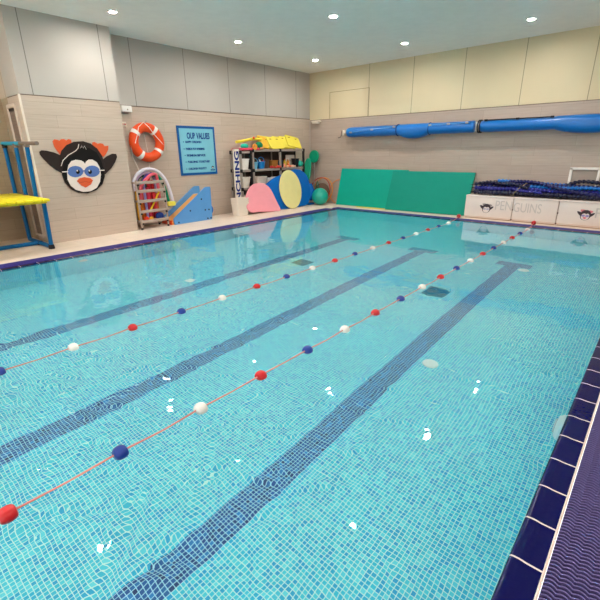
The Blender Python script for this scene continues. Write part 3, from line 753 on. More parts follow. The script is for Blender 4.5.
for i, (dx, dy, c, l) in enumerate(((0, -.03, (236, 228, 224), 'white dive stick standing in the bright blue bucket'), (.02, .03, (206, 70, 70), 'red dive stick standing in the bright blue bucket'), (-.03, .02, (220, 160, 170), 'pink dive stick standing in the bright blue bucket'))):
    tag(MB().tube([(-8.53 + dx, 8.22 + dy, 1.14), (-8.53 + dx * 1.5, 8.22 + dy * 1.6, 1.36 - .02 * i)], .014, 10).build('dive_stick', plain('stick_%d' % i, c, .5), angle=.6), l, 'dive stick', 'dive sticks in the bucket')
tub('storage_bin', plain('ochre_plastic', (150, 100, 44), .5), .12, .14, .21, 'ochre brown bin on the wide shelf behind red toys', (-8.62, 8.76, 1.12), None, True, 'bin')
tub('storage_bin', black_p, .08, .10, .24, 'black bin on the wide shelf at the corner end', (-8.56, 9.66, 1.12), None, True, 'bin')
tub('storage_bin', plain('dark_brown_plastic', (86, 68, 60), .6), .10, .12, .24, 'dark brown bin at the back of the wide shelf', (-8.64, 8.46, 1.12), None, True, 'bin')
tub('cup', plain('deep_teal_plastic', (14, 92, 116), .4), .055, .065, .2, 'dark teal cup on the wide shelf past the middle post', (-8.60, 9.05, 1.12), None, False, 'cup')
tag(MB().ball((-8.50, 9.82, 1.21), .09, 18, 12).build('toy_ball', teal_p, smooth=True), 'teal ball on the shelf beside the black end post', 'ball')
random.seed(3)
def toy(kind, col, loc, label, group):
    mb = MB(); r = .045
    if kind == 'fish':
        mb.ball((0, 0, r * .8), r, 16, 10, (.6, 1.5, .8)); mb.slab([(0, 0), (.05, .035), (.04, 0), (.05, -.035)], .012, (0, .05, r * .8), (0, 1, 0), (0, 0, 1), (1, 0, 0), .003)
    elif kind == 'duck':
        mb.ball((0, 0, .035), .045, 16, 10, (.8, 1.2, .78)); mb.ball((0, -.03, .085), .028, 14, 8); mb.ball((0, -.058, .082), .012, 10, 6, (1, 1.4, .5))
    else:
        mb.torus((0, 0, .014), .045, .014, 'Z', 24, 10)
    o = mb.build({'fish': 'toy_fish', 'duck': 'toy_duck', 'ring': 'dive_ring'}[kind], plain('toy_%d_%d_%d' % col, col, .4), smooth=True, loc=loc)
    o.rotation_euler = (0, 0, random.uniform(-1, 1)); return tag(o, label, 'pool toy', group)
G1 = 'small pool toys on the wide shelf'
for k, c, l, s in (('fish', (170, 40, 40), (-8.45, 8.55, 1.12), 'dark red toy fish on the shelf left of the ochre bin'),
                   ('ring', (196, 50, 44), (-8.45, 8.68, 1.12), 'red dive ring on the shelf in front of the ochre bin'),
                   ('fish', (210, 70, 60), (-8.44, 8.80, 1.12), 'bright red toy fish at the foot of the middle post'),
                   ('duck', (236, 150, 120), (-8.45, 9.08, 1.12), 'salmon toy duck just past the middle post'),
                   ('fish', (240, 170, 130), (-8.45, 9.20, 1.12), 'peach toy fish on the shelf beside the salmon duck'),
                   ('duck', (226, 110, 80), (-8.46, 9.30, 1.12), 'orange toy duck among the peach toys'),
                   ('fish', (236, 186, 160), (-8.45, 9.41, 1.12), 'pale pink toy fish, last toy before the dark bin')):
    toy(k, c, l, s, G1)
t = thing('yellow_bottle', 'yellow bottle standing behind the peach toys', 'bottle', (-8.60, 9.24, 1.12))
MB().lathe([(.001, 0), (.04, 0), (.042, .02), (.042, .15), (.018, .19), (.018, .21), (.001, .21)], (0, 0, 0), 'Z', 18).build('body', plain('bottle_yellow', (216, 186, 60), .4), t, angle=.6)
MB().lathe([(.001, .21), (.02, .21), (.02, .235), (.001, .235)], (0, 0, 0), 'Z', 14).build('cap', red_p, t)
t = thing('orange_bottle', 'orange bottle standing on the shelf behind the pale pink fish', 'bottle', (-8.60, 9.38, 1.12))
MB().lathe([(.001, 0), (.045, 0), (.045, .16), (.02, .20), (.02, .22), (.001, .22)], (0, 0, 0), 'Z', 18).build('body', plain('bottle_orange', (220, 140, 60), .4), t, angle=.6)
MB().lathe([(.001, .22), (.022, .22), (.022, .245), (.001, .245)], (0, 0, 0), 'Z', 14).build('cap', white_p, t)
tag(MB().box((-8.70, 9.58, 1.29), (.03, .38, .34), 0, .006).build('white_board', offwhite, angle=.6), 'white board standing at the back of the top corner shelf', 'board')

# things on top of the shelving
tag(MB().slab(rrect(.74, .34, .06), .055, (-8.60, 7.75, 1.60), (0, 1, 0), (-1, 0, 0), (0, 0, 1), .012).build('float_board', plain('coral_foam', (222, 72, 92), .6), angle=.6), 'coral red float lying flat on top of the narrow unit', 'float')
tag(MB().ball((-8.55, 7.67, 1.697), .085, 18, 10, (.9, 1.5, .8)).build('soft_float', plain('aqua_foam', (40, 176, 150), .6), smooth=True), 'aqua soft float resting on the coral red float', 'float')
tag(MB().ball((-8.50, 8.14, 1.72), .095, 18, 10, (.9, 1.25, 1)).build('soft_float', plain('deep_green_foam', (16, 120, 80), .6), smooth=True), 'dark green soft float on top of the shelf beside the kickboards', 'float')
tag(MB().torus((-8.44, 7.93, 1.68), .05, .03, 'X', 24, 10).build('soft_ring', plain('amber_foam', (232, 150, 60), .6), smooth=True), 'small orange soft ring on top of the shelf', 'ring')
tag(MB().ball((-8.42, 8.17, 1.645), .03, 14, 8, (1, 2.4, .9)).build('soft_stick', plain('apricot_foam', (240, 170, 110), .6), smooth=True), 'apricot foam stick in front of the dark green float', 'float')
noodle((240, 214, 70), [(-8.56, 7.40, 1.80), (-8.58, 7.70, 1.835), (-8.60, 8.0, 1.875), (-8.62, 8.36, 1.88)], .036, 'yellow foam noodle lying across the floats on the narrow unit', 'pool_noodle', None)
tag(MB().ball((-8.52, 7.98, 1.905), .032, 14, 8).build('toy_ball', orange_p, smooth=True), 'tiny orange ball on the yellow noodle', 'ball')
def kick(y, ang, lab, off, wd=.54, ht=.39, col=yellow_f):
    t = thing('kickboard', lab, 'kickboard', (-8.49 + off, y, 1.62), 0, 'yellow kickboards on top of the shelves')
    pts = [(a * math.cos(ang) - b * math.sin(ang), a * math.sin(ang) + b * math.cos(ang)) for a, b in rrect(wd, ht, .05)]
    mn = min(p[1] for p in pts); pts = [(a, b - mn) for a, b in pts]
    W = V((-.75, 0, 1)).normalized()
    bd = MB().slab(pts, .030, (0, 0, 0), (0, 1, 0), W, V((0, 1, 0)).cross(W), .010).build('board', col, t, angle=.6)
    D = V((0, 1, 0)).cross(W)
    for s in (-.13, .13):
        a, c = s, ht * .30; q = (a * math.cos(ang) - c * math.sin(ang), a * math.sin(ang) + c * math.cos(ang) - mn)
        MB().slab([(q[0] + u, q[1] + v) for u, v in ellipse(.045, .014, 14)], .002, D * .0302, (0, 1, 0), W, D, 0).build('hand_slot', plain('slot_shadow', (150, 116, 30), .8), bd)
    return t
am = plain('amber_yellow_foam', (226, 176, 52), .6)
kick(8.42, -.30, 'amber kickboard leaning at the left of the kickboard row', -.02, .34, .38, am)
kick(8.60, -.12, 'yellow kickboard leaning just over the amber one', -.05)
kick(8.86, 0, 'yellow kickboard facing out broadly, second in the leaning row', .0)
kick(9.14, -.08, 'yellow kickboard third in the leaning row of kickboards', -.05)
kick(9.38, -.10, 'yellow kickboard fourth in the leaning row of kickboards', -.01)
kick(9.62, -.22, 'yellow kickboard leaning last in the row, nearest the corner', .03)

# white banner
t = thing('banner_stand', 'white roll-up banner with navy letters beside the narrow shelf', 'banner', (-8.46, 7.28, 0))
MB().box((0, -.0, .83), (.008, .20, 1.60)).build('banner_sheet', offwhite, t)
MB().box((0, 0, .02), (.12, .22, .04), 0, .008).build('base', grey_m, t, angle=.6)
MB().box((0, 0, 1.635), (.02, .21, .02)).build('top_bar', grey_m, t)
text_mesh('lettering', 'NCHING', .20, plain('banner_navy', (26, 40, 116), .5), t, (.0045, .080, .34), (0, 0, 1), (0, -1, 0), .002, 1.24, bold=.008)

# stacked white baskets
def basket(z, k, label):
    t = thing('storage_basket', label, 'basket', (-8.29, 7.17, z), .06, 'stacked cream baskets at the banner foot')
    o = ellipse(1, 1, 36, 7); vs = []
    lv = [(.91, 0), (1.0, .30), (1.06, .30), (1.06, .335), (.97, .335), (.88, .012)]
    for r, zz in lv: vs += [(a * r * .135, b * r * .205, zz) for a, b in o]
    n = len(o); fs = [(i * n + q, i * n + (q + 1) % n, (i + 1) * n + (q + 1) % n, (i + 1) * n + q) for i in range(len(lv) - 1) for q in range(n)]
    fs += [tuple(reversed(range(n))), tuple((len(lv) - 1) * n + q for q in range(n))]
    MB().add(vs, fs).build('body', offwhite, t, angle=.7)
    return t
basket(0.0, 0, 'cream basket at the bottom of the stack beside the pink mat')
basket(.055, 1, 'cream basket in the middle of the stack beside the pink mat')
basket(.110, 2, 'cream basket on top of the stack beside the pink mat')

# leaning foam mats
PINK = [(-0.717,0.309),(-0.63,0.482),(-0.501,0.627),(-0.332,0.731),(-0.149,0.756),(0.024,0.737),(0.152,0.678),(0.259,0.546),(0.319,0.375),(0.376,0.189),(0.433,0.0),(0.379,-0.049),(0.006,-0.03),(-0.346,0.001),(-0.554,0.006),(-0.672,0.068),(-0.723,0.179)]
BLUE = [(-1.031,0.605),(-0.804,0.724),(-0.488,0.856),(-0.138,0.935),(0.232,1.031),(0.59,1.045),(0.834,0.946),(0.962,0.76),(0.989,0.395),(0.866,0.162),(0.722,0.009),(0.34,-0.026),(-0.106,-0.037),(-0.476,-0.011),(-0.906,0.023),(-1.161,0.186)]
YEL = [(0.543,0.497),(0.519,0.401),(0.482,0.309),(0.432,0.226),(0.371,0.153),(0.302,0.093),(0.227,0.047),(0.148,0.017),(0.067,0.005),(-0.012,0.009),(-0.087,0.029),(-0.157,0.065),(-0.219,0.115),(-0.271,0.179),(-0.312,0.252),(-0.341,0.335),(-0.358,0.423),(-0.361,0.515),(-0.352,0.608),(-0.329,0.699),(-0.294,0.786),(-0.248,0.866),(-0.192,0.937),(-0.127,0.998),(-0.056,1.045),(0.02,1.078),(0.099,1.096),(0.178,1.097),(0.255,1.082),(0.327,1.05),(0.393,1.003),(0.449,0.941),(0.495,0.867),(0.528,0.783),(0.548,0.691),(0.553,0.595)]
def smooth_loop(p, k=4):
    n = len(p); o = []
    for i in range(n):
        a, b, c_, d_ = p[i - 1], p[i], p[(i + 1) % n], p[(i + 2) % n]
        for q in range(k):
            s = q / k
            o.append(tuple(.5 * (2 * b[j] + (c_[j] - a[j]) * s + (2 * a[j] - 5 * b[j] + 4 * c_[j] - d_[j]) * s * s + (3 * b[j] - a[j] - 3 * c_[j] + d_[j]) * s ** 3) for j in (0, 1)))
    return o
def lean(name, outline, P0, U, W, th, mat, label, k=4):
    U, W = V(U).normalized(), V(W).normalized(); D = U.cross(W).normalized()
    out = smooth_loop(outline, k); mn = min(b for a, b in out); out = [(a, b - mn + .004) for a, b in out]
    return tag(MB().slab(out, th, V(P0) - D * th, U, W, D, .012).build(name, mat, angle=.6), label, 'foam mat')
lean('foam_mat', PINK, (-8.05, 8, 0), (.05, 1, 0), (-.3, 0, 1), .045, pink_f, 'pink rounded foam mat leaning on the shelves by the baskets')
lean('foam_mat', BLUE, (-8.12, 9, 0), (0, 1, 0), (-.24, 0, 1), .05, blue_f, 'large blue oval foam mat leaning behind the pale yellow one')
lean('foam_mat', YEL, (-8.045, 8.95, 0), (0, 1, 0), (-.27, 0, 1), .04, cream_f, 'pale yellow oval foam mat leaning against the blue one', 2)

# corner: blue roll, green floats, hoops, ball
tag(MB().tube([(-8.32, 10.0, .14), (-8.30, 10.08, .40), (-8.36, 10.06, .60)], [.10, .12, .09], 20).build('foam_roll', blue_f, angle=.7), 'blue foam roll standing between the blue mat and the teal ball', 'foam roll')
tag(MB().box((-8.32, 10.0, .025), (.26, .26, .05), 0, .01).build('foam_pad', blue_f, angle=.6), 'low blue foam pad under the blue foam roll', 'foam pad')
tag(MB().slab(ellipse(.125, .36, 32, 2.4), .07, (-8.70, 10.42, .99), (1, .15, 0), (0, .16, 1), V((1, .15, 0)).cross(V((0, .16, 1))), .02).build('long_float', plain('sea_green_foam', (38, 166, 130), .5), angle=.6), 'long sea green float standing in the corner behind the shelves', 'float')
t = thing('green_paddle', 'round green headed paddle on a thin pole in the corner', 'paddle', (-8.55, 10.50, 0))
MB().tube([(0, .02, 0), (0, .06, 1.28)], .014, 10).build('pole', steel, t, True)
MB().slab(ellipse(.19, .19, 32), .06, (0, .07, 1.40), (1, 0, 0), (0, .06, 1), V((1, 0, 0)).cross(V((0, .06, 1))), .02).build('head', plain('paddle_green', (10, 150, 110), .5), t, angle=.6)
MB().tube([(.05, .0, 0), (.06, .05, .42), (.09, .05, .60), (.14, .05, .66), (.17, .04, .58), (.17, .03, .30)], .012, 8).build('handle_loop', plain('paddle_dark_green', (12, 110, 90), .5), t, True)
BS = -7.98
tag(MB().ball((BS, 10.13, .252), .252, 36, 22).build('exercise_ball', teal_p, smooth=True), 'shiny teal exercise ball on the deck in the corner', 'ball')
def hoop(x, y, R, r, col, lean_, label, tw=0):
    o = MB().torus((0, 0, R + r), R, r, 'Y', 56, 10).build('hoop', plain('hoop_%d_%d_%d' % col, col, .4), smooth=True, loc=(x, y, 0))
    o.rotation_euler = (-lean_, 0, tw); return tag(o, label, 'hoop', 'hoops leaning on the back wall')
hoop(-8.30, 10.46, .385, .014, (186, 60, 44), .20, 'red hoop leaning behind the teal ball')
hoop(-8.20, 10.48, .385, .013, (226, 150, 60), .18, 'amber hoop leaning next to the red one', -.06)
hoop(-7.62, 10.60, .36, .012, (222, 140, 80), .10, 'thin orange hoop leaning partly behind the green mat', .04)
o = MB().slab(ellipse(.30, .30, 40), .05, (0, 0, .31), (1, 0, 0), (0, 0, 1), (0, -1, 0), .015).build('round_cushion', plain('taupe_fabric', (110, 88, 74), .8), angle=.6, loc=(-8.28, 10.57, 0)); o.rotation_euler = (-.15, 0, 0)
tag(o, 'round taupe cushion standing inside the hoops', 'cushion')

# ------------------------------------------------------------------ green gym mats
def big_mat(b0, b1, t0, t1, th, label, mat=green_f):
    t = thing('gym_mat', label, 'gym mat', b0)
    B0, B1, T0, T1 = V(b0), V(b1), V(t0), V(t1); nrm = (B1 - B0).cross(T0 - B0).normalized()
    n = 14; mb = MB(); vs = []; W_n = 8
    for lay in range(2):
        for j in range(W_n + 1):
            for i in range(n + 1):
                u, v = i / n, j / W_n
                p = (B0 * (1 - u) + B1 * u) * (1 - v) + (T0 * (1 - u) + T1 * u) * v
                wv = .012 * math.sin(u * 5.1 + v * 2.3 + B0.x) * math.sin(PI * u) * math.sin(PI * v)
                vs.append(p - B0 + nrm * (wv + (th if lay else 0)))
    def ix(l, j, i): return l * (n + 1) * (W_n + 1) + j * (n + 1) + i
    fs = []
    for j in range(W_n):
        for i in range(n):
            fs.append((ix(0, j, i), ix(0, j + 1, i), ix(0, j + 1, i + 1), ix(0, j, i + 1))); fs.append((ix(1, j, i), ix(1, j, i + 1), ix(1, j + 1, i + 1), ix(1, j + 1, i)))
    for i in range(n):
        fs.append((ix(0, 0, i), ix(0, 0, i + 1), ix(1, 0, i + 1), ix(1, 0, i))); fs.append((ix(0, W_n, i), ix(1, W_n, i), ix(1, W_n, i + 1), ix(0, W_n, i + 1)))
    for j in range(W_n):
        fs.append((ix(0, j, 0), ix(1, j, 0), ix(1, j + 1, 0), ix(0, j + 1, 0))); fs.append((ix(0, j, n), ix(0, j + 1, n), ix(1, j + 1, n), ix(1, j, n)))
    mb.add(vs, fs).build('cover', mat, t, angle=.8)
    return t
big_mat((-7.62, 10.50, .002), (-5.30, 10.50, .002), (-7.53, 10.655, 1.055), (-5.35, 10.655, 1.045), .035, 'thin green gym mat leaning on the wall, partly behind its twin', plain('bright_green_foam', (2, 160, 138), .5, bump=.25, bscale=14))
big_mat((-5.80, 10.33, .002), (-3.63, 10.42, .002), (-5.72, 10.53, 1.02), (-3.56, 10.60, 1.015), .06, 'green gym mat in front, leaning on the wall beside the white boxes', plain('deep_green_cover', (2, 140, 120), .5, bump=.25, bscale=14))
tag(MB().slab(rrect(1.2, .10, .04), .014, (-6.2, 10.34, .002), (1, 0, 0), (0, 1, 0), (0, 0, 1), .004).build('foam_strip', yellow_f, angle=.6), 'yellow foam strip lying on the deck below the green mats', 'foam strip')

# ------------------------------------------------------------------ pool cover rollers
def roller(x0, x1, label, segs, crank):
    t = thing('mounted_cover_roller', label, 'pool cover roller', (x0, 10.525, 2.05)); L_ = x1 - x0; r = .128
    pr = [(.02, 0), (.07, .0), (.105, .02), (.122, .06), (r, .12)] + [(r + .004 * math.sin(i * 1.9), .12 + (L_ - .16) * i / 24) for i in range(1, 25)] + [(r, L_ - .02), (r - .02, L_), (.02, L_)]
    MB().lathe(pr, (0, 0, 0), 'X', 32).build('roll', blue_r, t, angle=.7)
    for a, b, sag in segs:           # a looser sheet wrapped round the roll, sagging below
        n, m = 26, 32; vs = []
        for i in range(n + 1):
            u = i / n; x = a + (b - a) * u
            bulge = sag * (math.sin(PI * u) ** .8)
            for k in range(m):
                an = 2 * PI * k / m; dn = max(0, -math.sin(an))
                R_ = r + .006 + bulge * dn ** 2
                vs.append((x, R_ * math.cos(an) * .98, R_ * math.sin(an)))
        fs = [(i * m + k, i * m + (k + 1) % m, (i + 1) * m + (k + 1) % m, (i + 1) * m + k) for i in range(n) for k in range(m)]
        MB().add(vs, fs).build('cover_sheet', blue_r, t, True)
    return t
r1 = roller(-7.30, -3.70, 'blue rolled pool cover on the back wall above the green mats, with crank', [(1.66, 2.47, .085)], True)
def batten(t, a, b, mat, clasps):
    bt = MB().tube([a, b], .012, 10).build('batten', mat, t, True)
    for s in clasps:
        p = V(a) * (1 - s) + V(b) * s
        MB().box(p + V((0, -.008, 0)), (.07, .035, .04), 0, .006).build('clasp', steel if mat != black_p else black_p, bt, angle=.6)
batten(r1, (.18, -.135, -.01), (1.60, -.115, .085), plain('batten_blue', (70, 140, 206), .3), (.02, .5, .97))
batten(r1, (2.52, -.125, .075), (3.50, -.120, .09), plain('batten_blue', (70, 140, 206), .3), (.03, .5, .95))
MB().torus((1.62, 0, 0), .137, .012, 'X', 32, 8).build('strap', plain('strap_navy', (14, 50, 110), .6), r1, True)
MB().torus((2.50, 0, 0), .137, .010, 'X', 32, 8).build('strap', plain('strap_navy', (14, 50, 110), .6), r1, True)
MB().box((-.13, .07, 0), (.10, .20, .13), 0, .012).build('bracket', offwhite, r1, angle=.6)
MB().tube([(-.14, 0, 0), (.05, 0, 0)], .035, 14).build('axle', offwhite, r1, angle=.6)
MB().tube([(-.16, -.04, .06), (-.19, -.05, -.10), (-.205, -.05, -.12), (-.27, -.05, -.135), (-.285, -.06, -.12)], .012, 10).build('crank_handle', plain('crank_grey', (110, 98, 92), .5), r1, True)
MB().box((3.62, .09, 0), (.05, .16, .2), 0, .01).build('bracket', offwhite, r1, angle=.6)
r2 = roller(-3.58, .15, 'blue rolled pool cover on the back wall above the white boxes', [(1.55, 2.75, .085)], False)
batten(r2, (.12, -.10, .118), (1.50, -.10, .118), black_p, (.02, .5, .98))
for x in (-.02, .02): MB().torus((x, 0, 0), .132, .016, 'X', 32, 8).build('end_ring', black_p, r2, True)
MB().box((-.05, .09, 0), (.05, .16, .16), 0, .01).build('bracket', offwhite, r2, angle=.6)
MB().box((3.70, .09, 0), (.05, .16, .16), 0, .01).build('bracket', offwhite, r2, angle=.6)
for x, nm in ((-6.98, 'l'), (-6.62, 'm')): pass

# ------------------------------------------------------------------ white boxes
mini = {}
boxw = plain('box_white', (226, 212, 204), .45)
pencil = plain('pencil_grey', (198, 186, 180), .6)
def mini_penguin(t, x, z, s, pinkfeet):
    """small penguin emblem on a box front (front face is y = 0)"""
    def pl(part, keys, d, th, mat):
        for k in keys:
            MB().slab([(x + a * s, z + b * s) for a, b in PENG[k]], th, (0, -d, 0), (1, 0, 0), (0, 0, 1), (0, -1, 0), 0).build(part, mat, t)
    mk = plain('emblem_dark', (66, 54, 60), .6)
    if pinkfeet: pl('emblem_foot', ['foot_l', 'foot_r'], .0005, .001, plain('emblem_pink', (220, 120, 130), .6))
    else: pl('emblem_foot', ['foot_l', 'foot_r'], .0005, .001, plain('emblem_grey', (150, 136, 132), .6))
    pl('emblem_wing', ['wing_l', 'wing_r'], .001, .001, mk); pl('emblem_body', ['body'], .0016, .001, mk)
    pl('emblem_face', ['face'], .0028, .001, boxw)
    pl('emblem_goggle', ['lens_l', 'lens_r'], .004, .001, plain('emblem_goggle', (178, 176, 190), .5) if not pinkfeet else plain('emblem_goggle_mauve', (150, 140, 190), .5))
    if pinkfeet: pl('emblem_beak', ['beak'], .004, .001, plain('emblem_pink', (220, 120, 130), .6))
edges = [-3.60, -2.535, -1.645, -.62]
labs = ['white storage box with a small penguin and faint letters, by the green mats', 'middle white storage box bearing the letters GUINS', 'white storage box with a pink footed penguin, below the white wall frame']
for k in range(3):
    a, b = edges[k] + .006, edges[k + 1] - .006; w_ = b - a
    t = thing('storage_box', labs[k], 'storage box', (a, 10.22, 0), 0, 'white boxes along the back wall')
    MB().box((w_ / 2, .225, .2575), (w_, .45, .475), 0, .006).build('body', boxw, t, angle=.6)
    MB().box((w_ / 2, .222, .515), (w_ + .004, .46, .04), 0, .008).build('lid', boxw, t, angle=.6)
    MB().box((w_ / 2, .225, .01), (w_ - .04, .40, .02)).build('plinth', plain('plinth_tan', (186, 150, 120), .6), t)
    MB().box((w_ / 2, .0, .042), (w_, .006, .010)).build('bottom_strip', plain('strip_tan', (208, 172, 146), .6), t)
    if k:
        for zz in (.26, .04): MB().box((.0, -.004, zz), (.022, .012, .03), 0, .003).build('hinge', plain('hinge_dark', (74, 52, 48), .5), t, angle=.6)
        MB().box((-.003, -.001, .27), (.005, .004, .5)).build('seam_strip', plain('seam_brown', (150, 124, 110), .7), t)
    if k == 0:
        mini_penguin(t, -3.10 - a, .245, .225, False)
        text_mesh('lettering', 'PEN', .30, pencil, t, (-2.905 - a, -.0005, .235), (1, 0, 0), (0, 0, 1), .001, .35)
    if k == 1: text_mesh('lettering', 'GUINS', .29, pencil, t, (-2.515 - a, -.0005, .22), (1, 0, 0), (0, 0, 1), .001, .56)
    if k == 2:
        mini_penguin(t, -1.146 - a, .255, .225, True)
        text_mesh('lettering', 'PE', .28, pencil, t, (-.98 - a, -.0005, .22), (1, 0, 0), (0, 0, 1), .001, .25)

# lane ropes heaped on the boxes
def lane_line(pts, r, col, label, step=.078):
    rr = random.Random(label)
    P = [V(p) for p in pts]
    P = [P[0]] + [p + V((0, rr.uniform(-.012, .012), rr.uniform(0, .03))) for p in P[1:-1]] + [P[-1]]; out = []
    for i in range(len(P) - 1):
        p0 = P[max(i - 1, 0)]; p1 = P[i]; p2 = P[i + 1]; p3 = P[min(i + 2, len(P) - 1)]
        for k in range(10):
            s = k / 10
            out.append(.5 * ((2 * p1) + (p2 - p0) * s + (2 * p0 - 5 * p1 + 4 * p2 - p3) * s * s + (3 * p1 - p0 - 3 * p2 + p3) * s ** 3))
    out.append(P[-1])
    # even steps along the path
    q = [out[0]]; acc = 0
    fine = []
    for a, b in zip(out, out[1:]):
        d_ = (b - a).length; m = max(1, int(d_ / .004))
        for k in range(m): fine.append(a + (b - a) * k / m)
    pth, rad, last, i = [], [], None, 0
    dist = 0
    for a, b in zip(fine, fine[1:]):
        ph = (dist % step) / step
        if last is None or dist - last > .0075:
            pth.append(a); rad.append(r * (.86 + .14 * math.sin(PI * min(1, ph / .62))) if ph < .62 else r * .58); last = dist
        dist += (b - a).length
    t = thing('lane_line', label, 'lane line', tuple(P[0]), 0, 'lane lines heaped on the white boxes')
    MB().tube([p - P[0] for p in pth], rad, 12).build('float_discs', col, t, angle=.6)
    MB().tube([p - P[0] for p in ([fine[0] - (fine[1] - fine[0]).normalized() * .10] + [fine[0]])], .008, 8).build('cable_end', black_p, t, True)
    return t
navy_l = plain('lane_navy', (16, 18, 84), .35); vnavy = plain('lane_dark_navy', (12, 14, 52), .35); azure = plain('lane_azure', (4, 106, 190), .35)
indigo = plain('lane_indigo', (36, 38, 140), .3)
lane_line([(-3.46, 10.34, .60), (-2.9, 10.30, .595), (-2.2, 10.33, .60), (-1.5, 10.28, .592), (-.70, 10.32, .59)], .052, vnavy, 'dark navy lane line lying along the front of the box tops')
lane_line([(-3.44, 10.47, .60), (-2.8, 10.44, .595), (-2.1, 10.46, .60), (-1.4, 10.43, .595), (-.72, 10.46, .59)], .052, navy_l, 'navy lane line on the box tops, behind the front one')
lane_line([(-3.42, 10.60, .60), (-2.8, 10.585, .595), (-2.0, 10.60, .60), (-1.2, 10.585, .60), (-.70, 10.60, .59)], .052, vnavy, 'dark navy lane line on the box tops against the wall')
lane_line([(-3.48, 10.42, .69), (-3.0, 10.38, .685), (-2.4, 10.37, .69), (-1.8, 10.35, .685), (-1.2, 10.37, .685), (-.74, 10.40, .68)], .05, indigo, 'indigo lane line in the second layer of the heap, front side')
lane_line([(-3.40, 10.54, .69), (-2.9, 10.52, .69), (-2.3, 10.53, .69), (-1.6, 10.51, .69), (-.76, 10.53, .69)], .05, vnavy, 'dark navy lane line in the second layer, by the wall')
lane_line([(-3.36, 10.46, .775), (-2.98, 10.46, .785), (-2.5, 10.45, .78), (-2.0, 10.42, .765), (-1.5, 10.44, .775), (-.80, 10.46, .77)], .048, navy_l, 'navy lane line along the crest of the heap')
lane_line([(-3.03, 10.58, .85), (-2.7, 10.58, .84), (-2.35, 10.585, .80), (-2.0, 10.58, .80), (-1.45, 10.58, .785)], .045, azure, 'bright azure lane line on the top of the heap by the wall')
lane_line([(-2.28, 10.385, .765), (-1.95, 10.34, .765), (-1.6, 10.31, .755), (-1.2, 10.33, .76), (-.8, 10.35, .76)], .042, azure, 'azure lane line across the front of the heap at the right')
lane_line([(-1.66, 10.55, .80), (-1.40, 10.56, .875), (-1.10, 10.57, .855), (-.74, 10.56, .80)], .042, vnavy, 'short dark navy lane line looped in front of the white frame')
lane_line([(-2.75, 10.50, .845), (-2.45, 10.44, .86), (-2.1, 10.33, .835), (-1.75, 10.265, .76), (-1.4, 10.25, .68), (-1.1, 10.26, .64), (-.8, 10.27, .62)], .042, navy_l, 'navy lane line slanting down across the heap from its crest')
lane_line([(-3.47, 10.36, .775), (-3.2, 10.40, .80), (-2.9, 10.36, .80), (-2.6, 10.34, .78), (-2.3, 10.30, .72)], .04, vnavy, 'short dark navy lane line at the left front of the heap')
lane_line([(-2.62, 10.34, .70), (-2.4, 10.27, .66), (-2.2, 10.26, .645), (-2.0, 10.255, .645)], .03, indigo, 'thin indigo lane line hanging at the front of the heap')
tag(MB().tube([(-2.60, 10.262, .53), (-2.56, 10.25, .62), (-2.46, 10.30, .745), (-2.36, 10.36, .84)], .006, 8).build('tie_cord', plain('cord_tan', (176, 156, 120), .7), angle=.6), 'thin tan cord tied over the heap of lane lines', 'cord')

# white two-bay frame on the back wall
t = thing('wall_frame', 'white two bay frame on the back wall behind the lane lines', 'frame', (-1.64, YB, .55))
f = MB()
for x, z, dx, dz in ((.02, .30, .05, .62), (.52, .30, .05, .62), (1.02, .30, .05, .62), (.52, .595, 1.05, .05), (.52, .02, 1.05, .05)): f.box((x, -.02, z), (dx, .04, dz), 0, .006)
f.build('frame', white_p, t, angle=.6)
for x in (.27, .77): MB().box((x, -.006, .31), (.46, .01, .53)).build('infill', plank_tiles('frame_infill_tiles_%d' % int(x * 100), (0, 2), (160, 146, 136), (150, 136, 126), .6, .27), t)

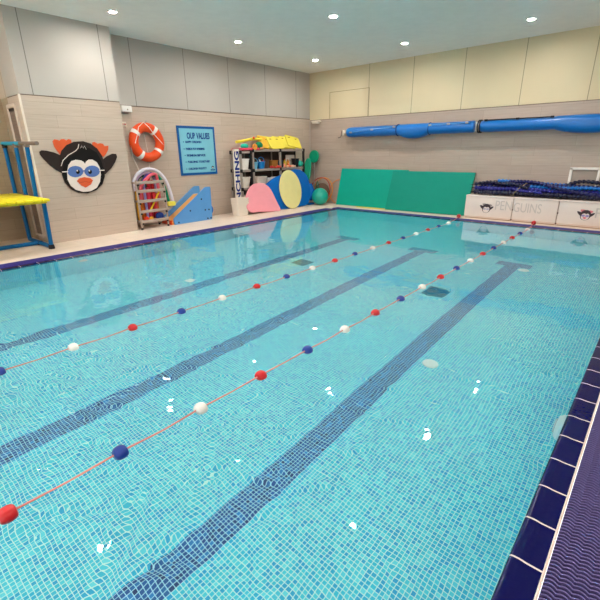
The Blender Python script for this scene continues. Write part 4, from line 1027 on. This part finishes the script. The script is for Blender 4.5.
# ------------------------------------------------------------------ lamps
lamp_e = emit_mat('lamp_glow', (1, .95, .88, 1), LAMP)
lamp0 = None
def lamp(x, y, label):
    t = thing('ceiling_lamp', label, 'ceiling lamp', (x, y, CEIL), 0, 'round downlights in the ceiling')
    global lamp0
    if lamp0 is None:
        MB().torus((0, 0, -.004), .066, .012, 'Z', 40, 10).build('rim', white_p, t, True)
        MB().lathe([(.001, -.010), (.055, -.010), (.055, -.002), (.001, -.002)], (0, 0, 0), 'Z', 32).build('diffuser', lamp_e, t)
        lamp0 = t
    else:
        for ch in list(lamp0.children):
            c = ch.copy(); C.objects.link(c); c.parent = t
for i, y in enumerate((-1.5, 1.3, 4.0, 6.7, 9.3)):
    for j, x in enumerate((-7.5, -5.0, -2.5, 1.9)):
        lamp(x, y, 'round ceiling downlight, %s from the back wall, in the row %s' % (('fifth', 'fourth', 'third', 'second', 'first')[i], ('nearest the penguin wall', 'second from the penguin wall', 'third from the penguin wall', 'over the right hand deck')[j]))

wd = bpy.data.worlds.new('world'); sc.world = wd; wd.use_nodes = True
bg = wd.node_tree.nodes['Background']; bg.inputs[0].default_value = (1, .955, .90, 1); bg.inputs[1].default_value = WORLD

# ------------------------------------------------------------------ camera
cam = bpy.data.objects.new('camera', bpy.data.cameras.new('camera')); C.objects.link(cam)
yaw, pitch, roll = -.718, .34758, -.012545
fw = V((math.sin(yaw) * math.cos(pitch), math.cos(yaw) * math.cos(pitch), -math.sin(pitch)))
rt = V((math.cos(yaw), -math.sin(yaw), 0)); up = rt.cross(fw)
r2_ = rt * math.cos(roll) + up * math.sin(roll); u2_ = up * math.cos(roll) - rt * math.sin(roll)
M = Matrix((r2_, u2_, -fw)).transposed().to_4x4(); M.translation = (0, 0, 1.55)
cam.matrix_world = M
cam.data.sensor_width = 36; cam.data.lens = 409.6 / 600 * 36; cam.data.clip_start = .05
sc.camera = cam
sc.view_settings.view_transform = 'Standard'; sc.view_settings.look = 'None'; sc.view_settings.gamma = 1
sc.view_settings.use_curve_mapping = False; sc.view_settings.exposure = EXPO
sc.cycles.max_bounces = 14; sc.cycles.diffuse_bounces = 5; sc.cycles.glossy_bounces = 5; sc.cycles.transmission_bounces = 8
sc.cycles.blur_glossy = 1.0; sc.cycles.sample_clamp_indirect = 30
sc.cycles.caustics_refractive = True; sc.cycles.caustics_reflective = True
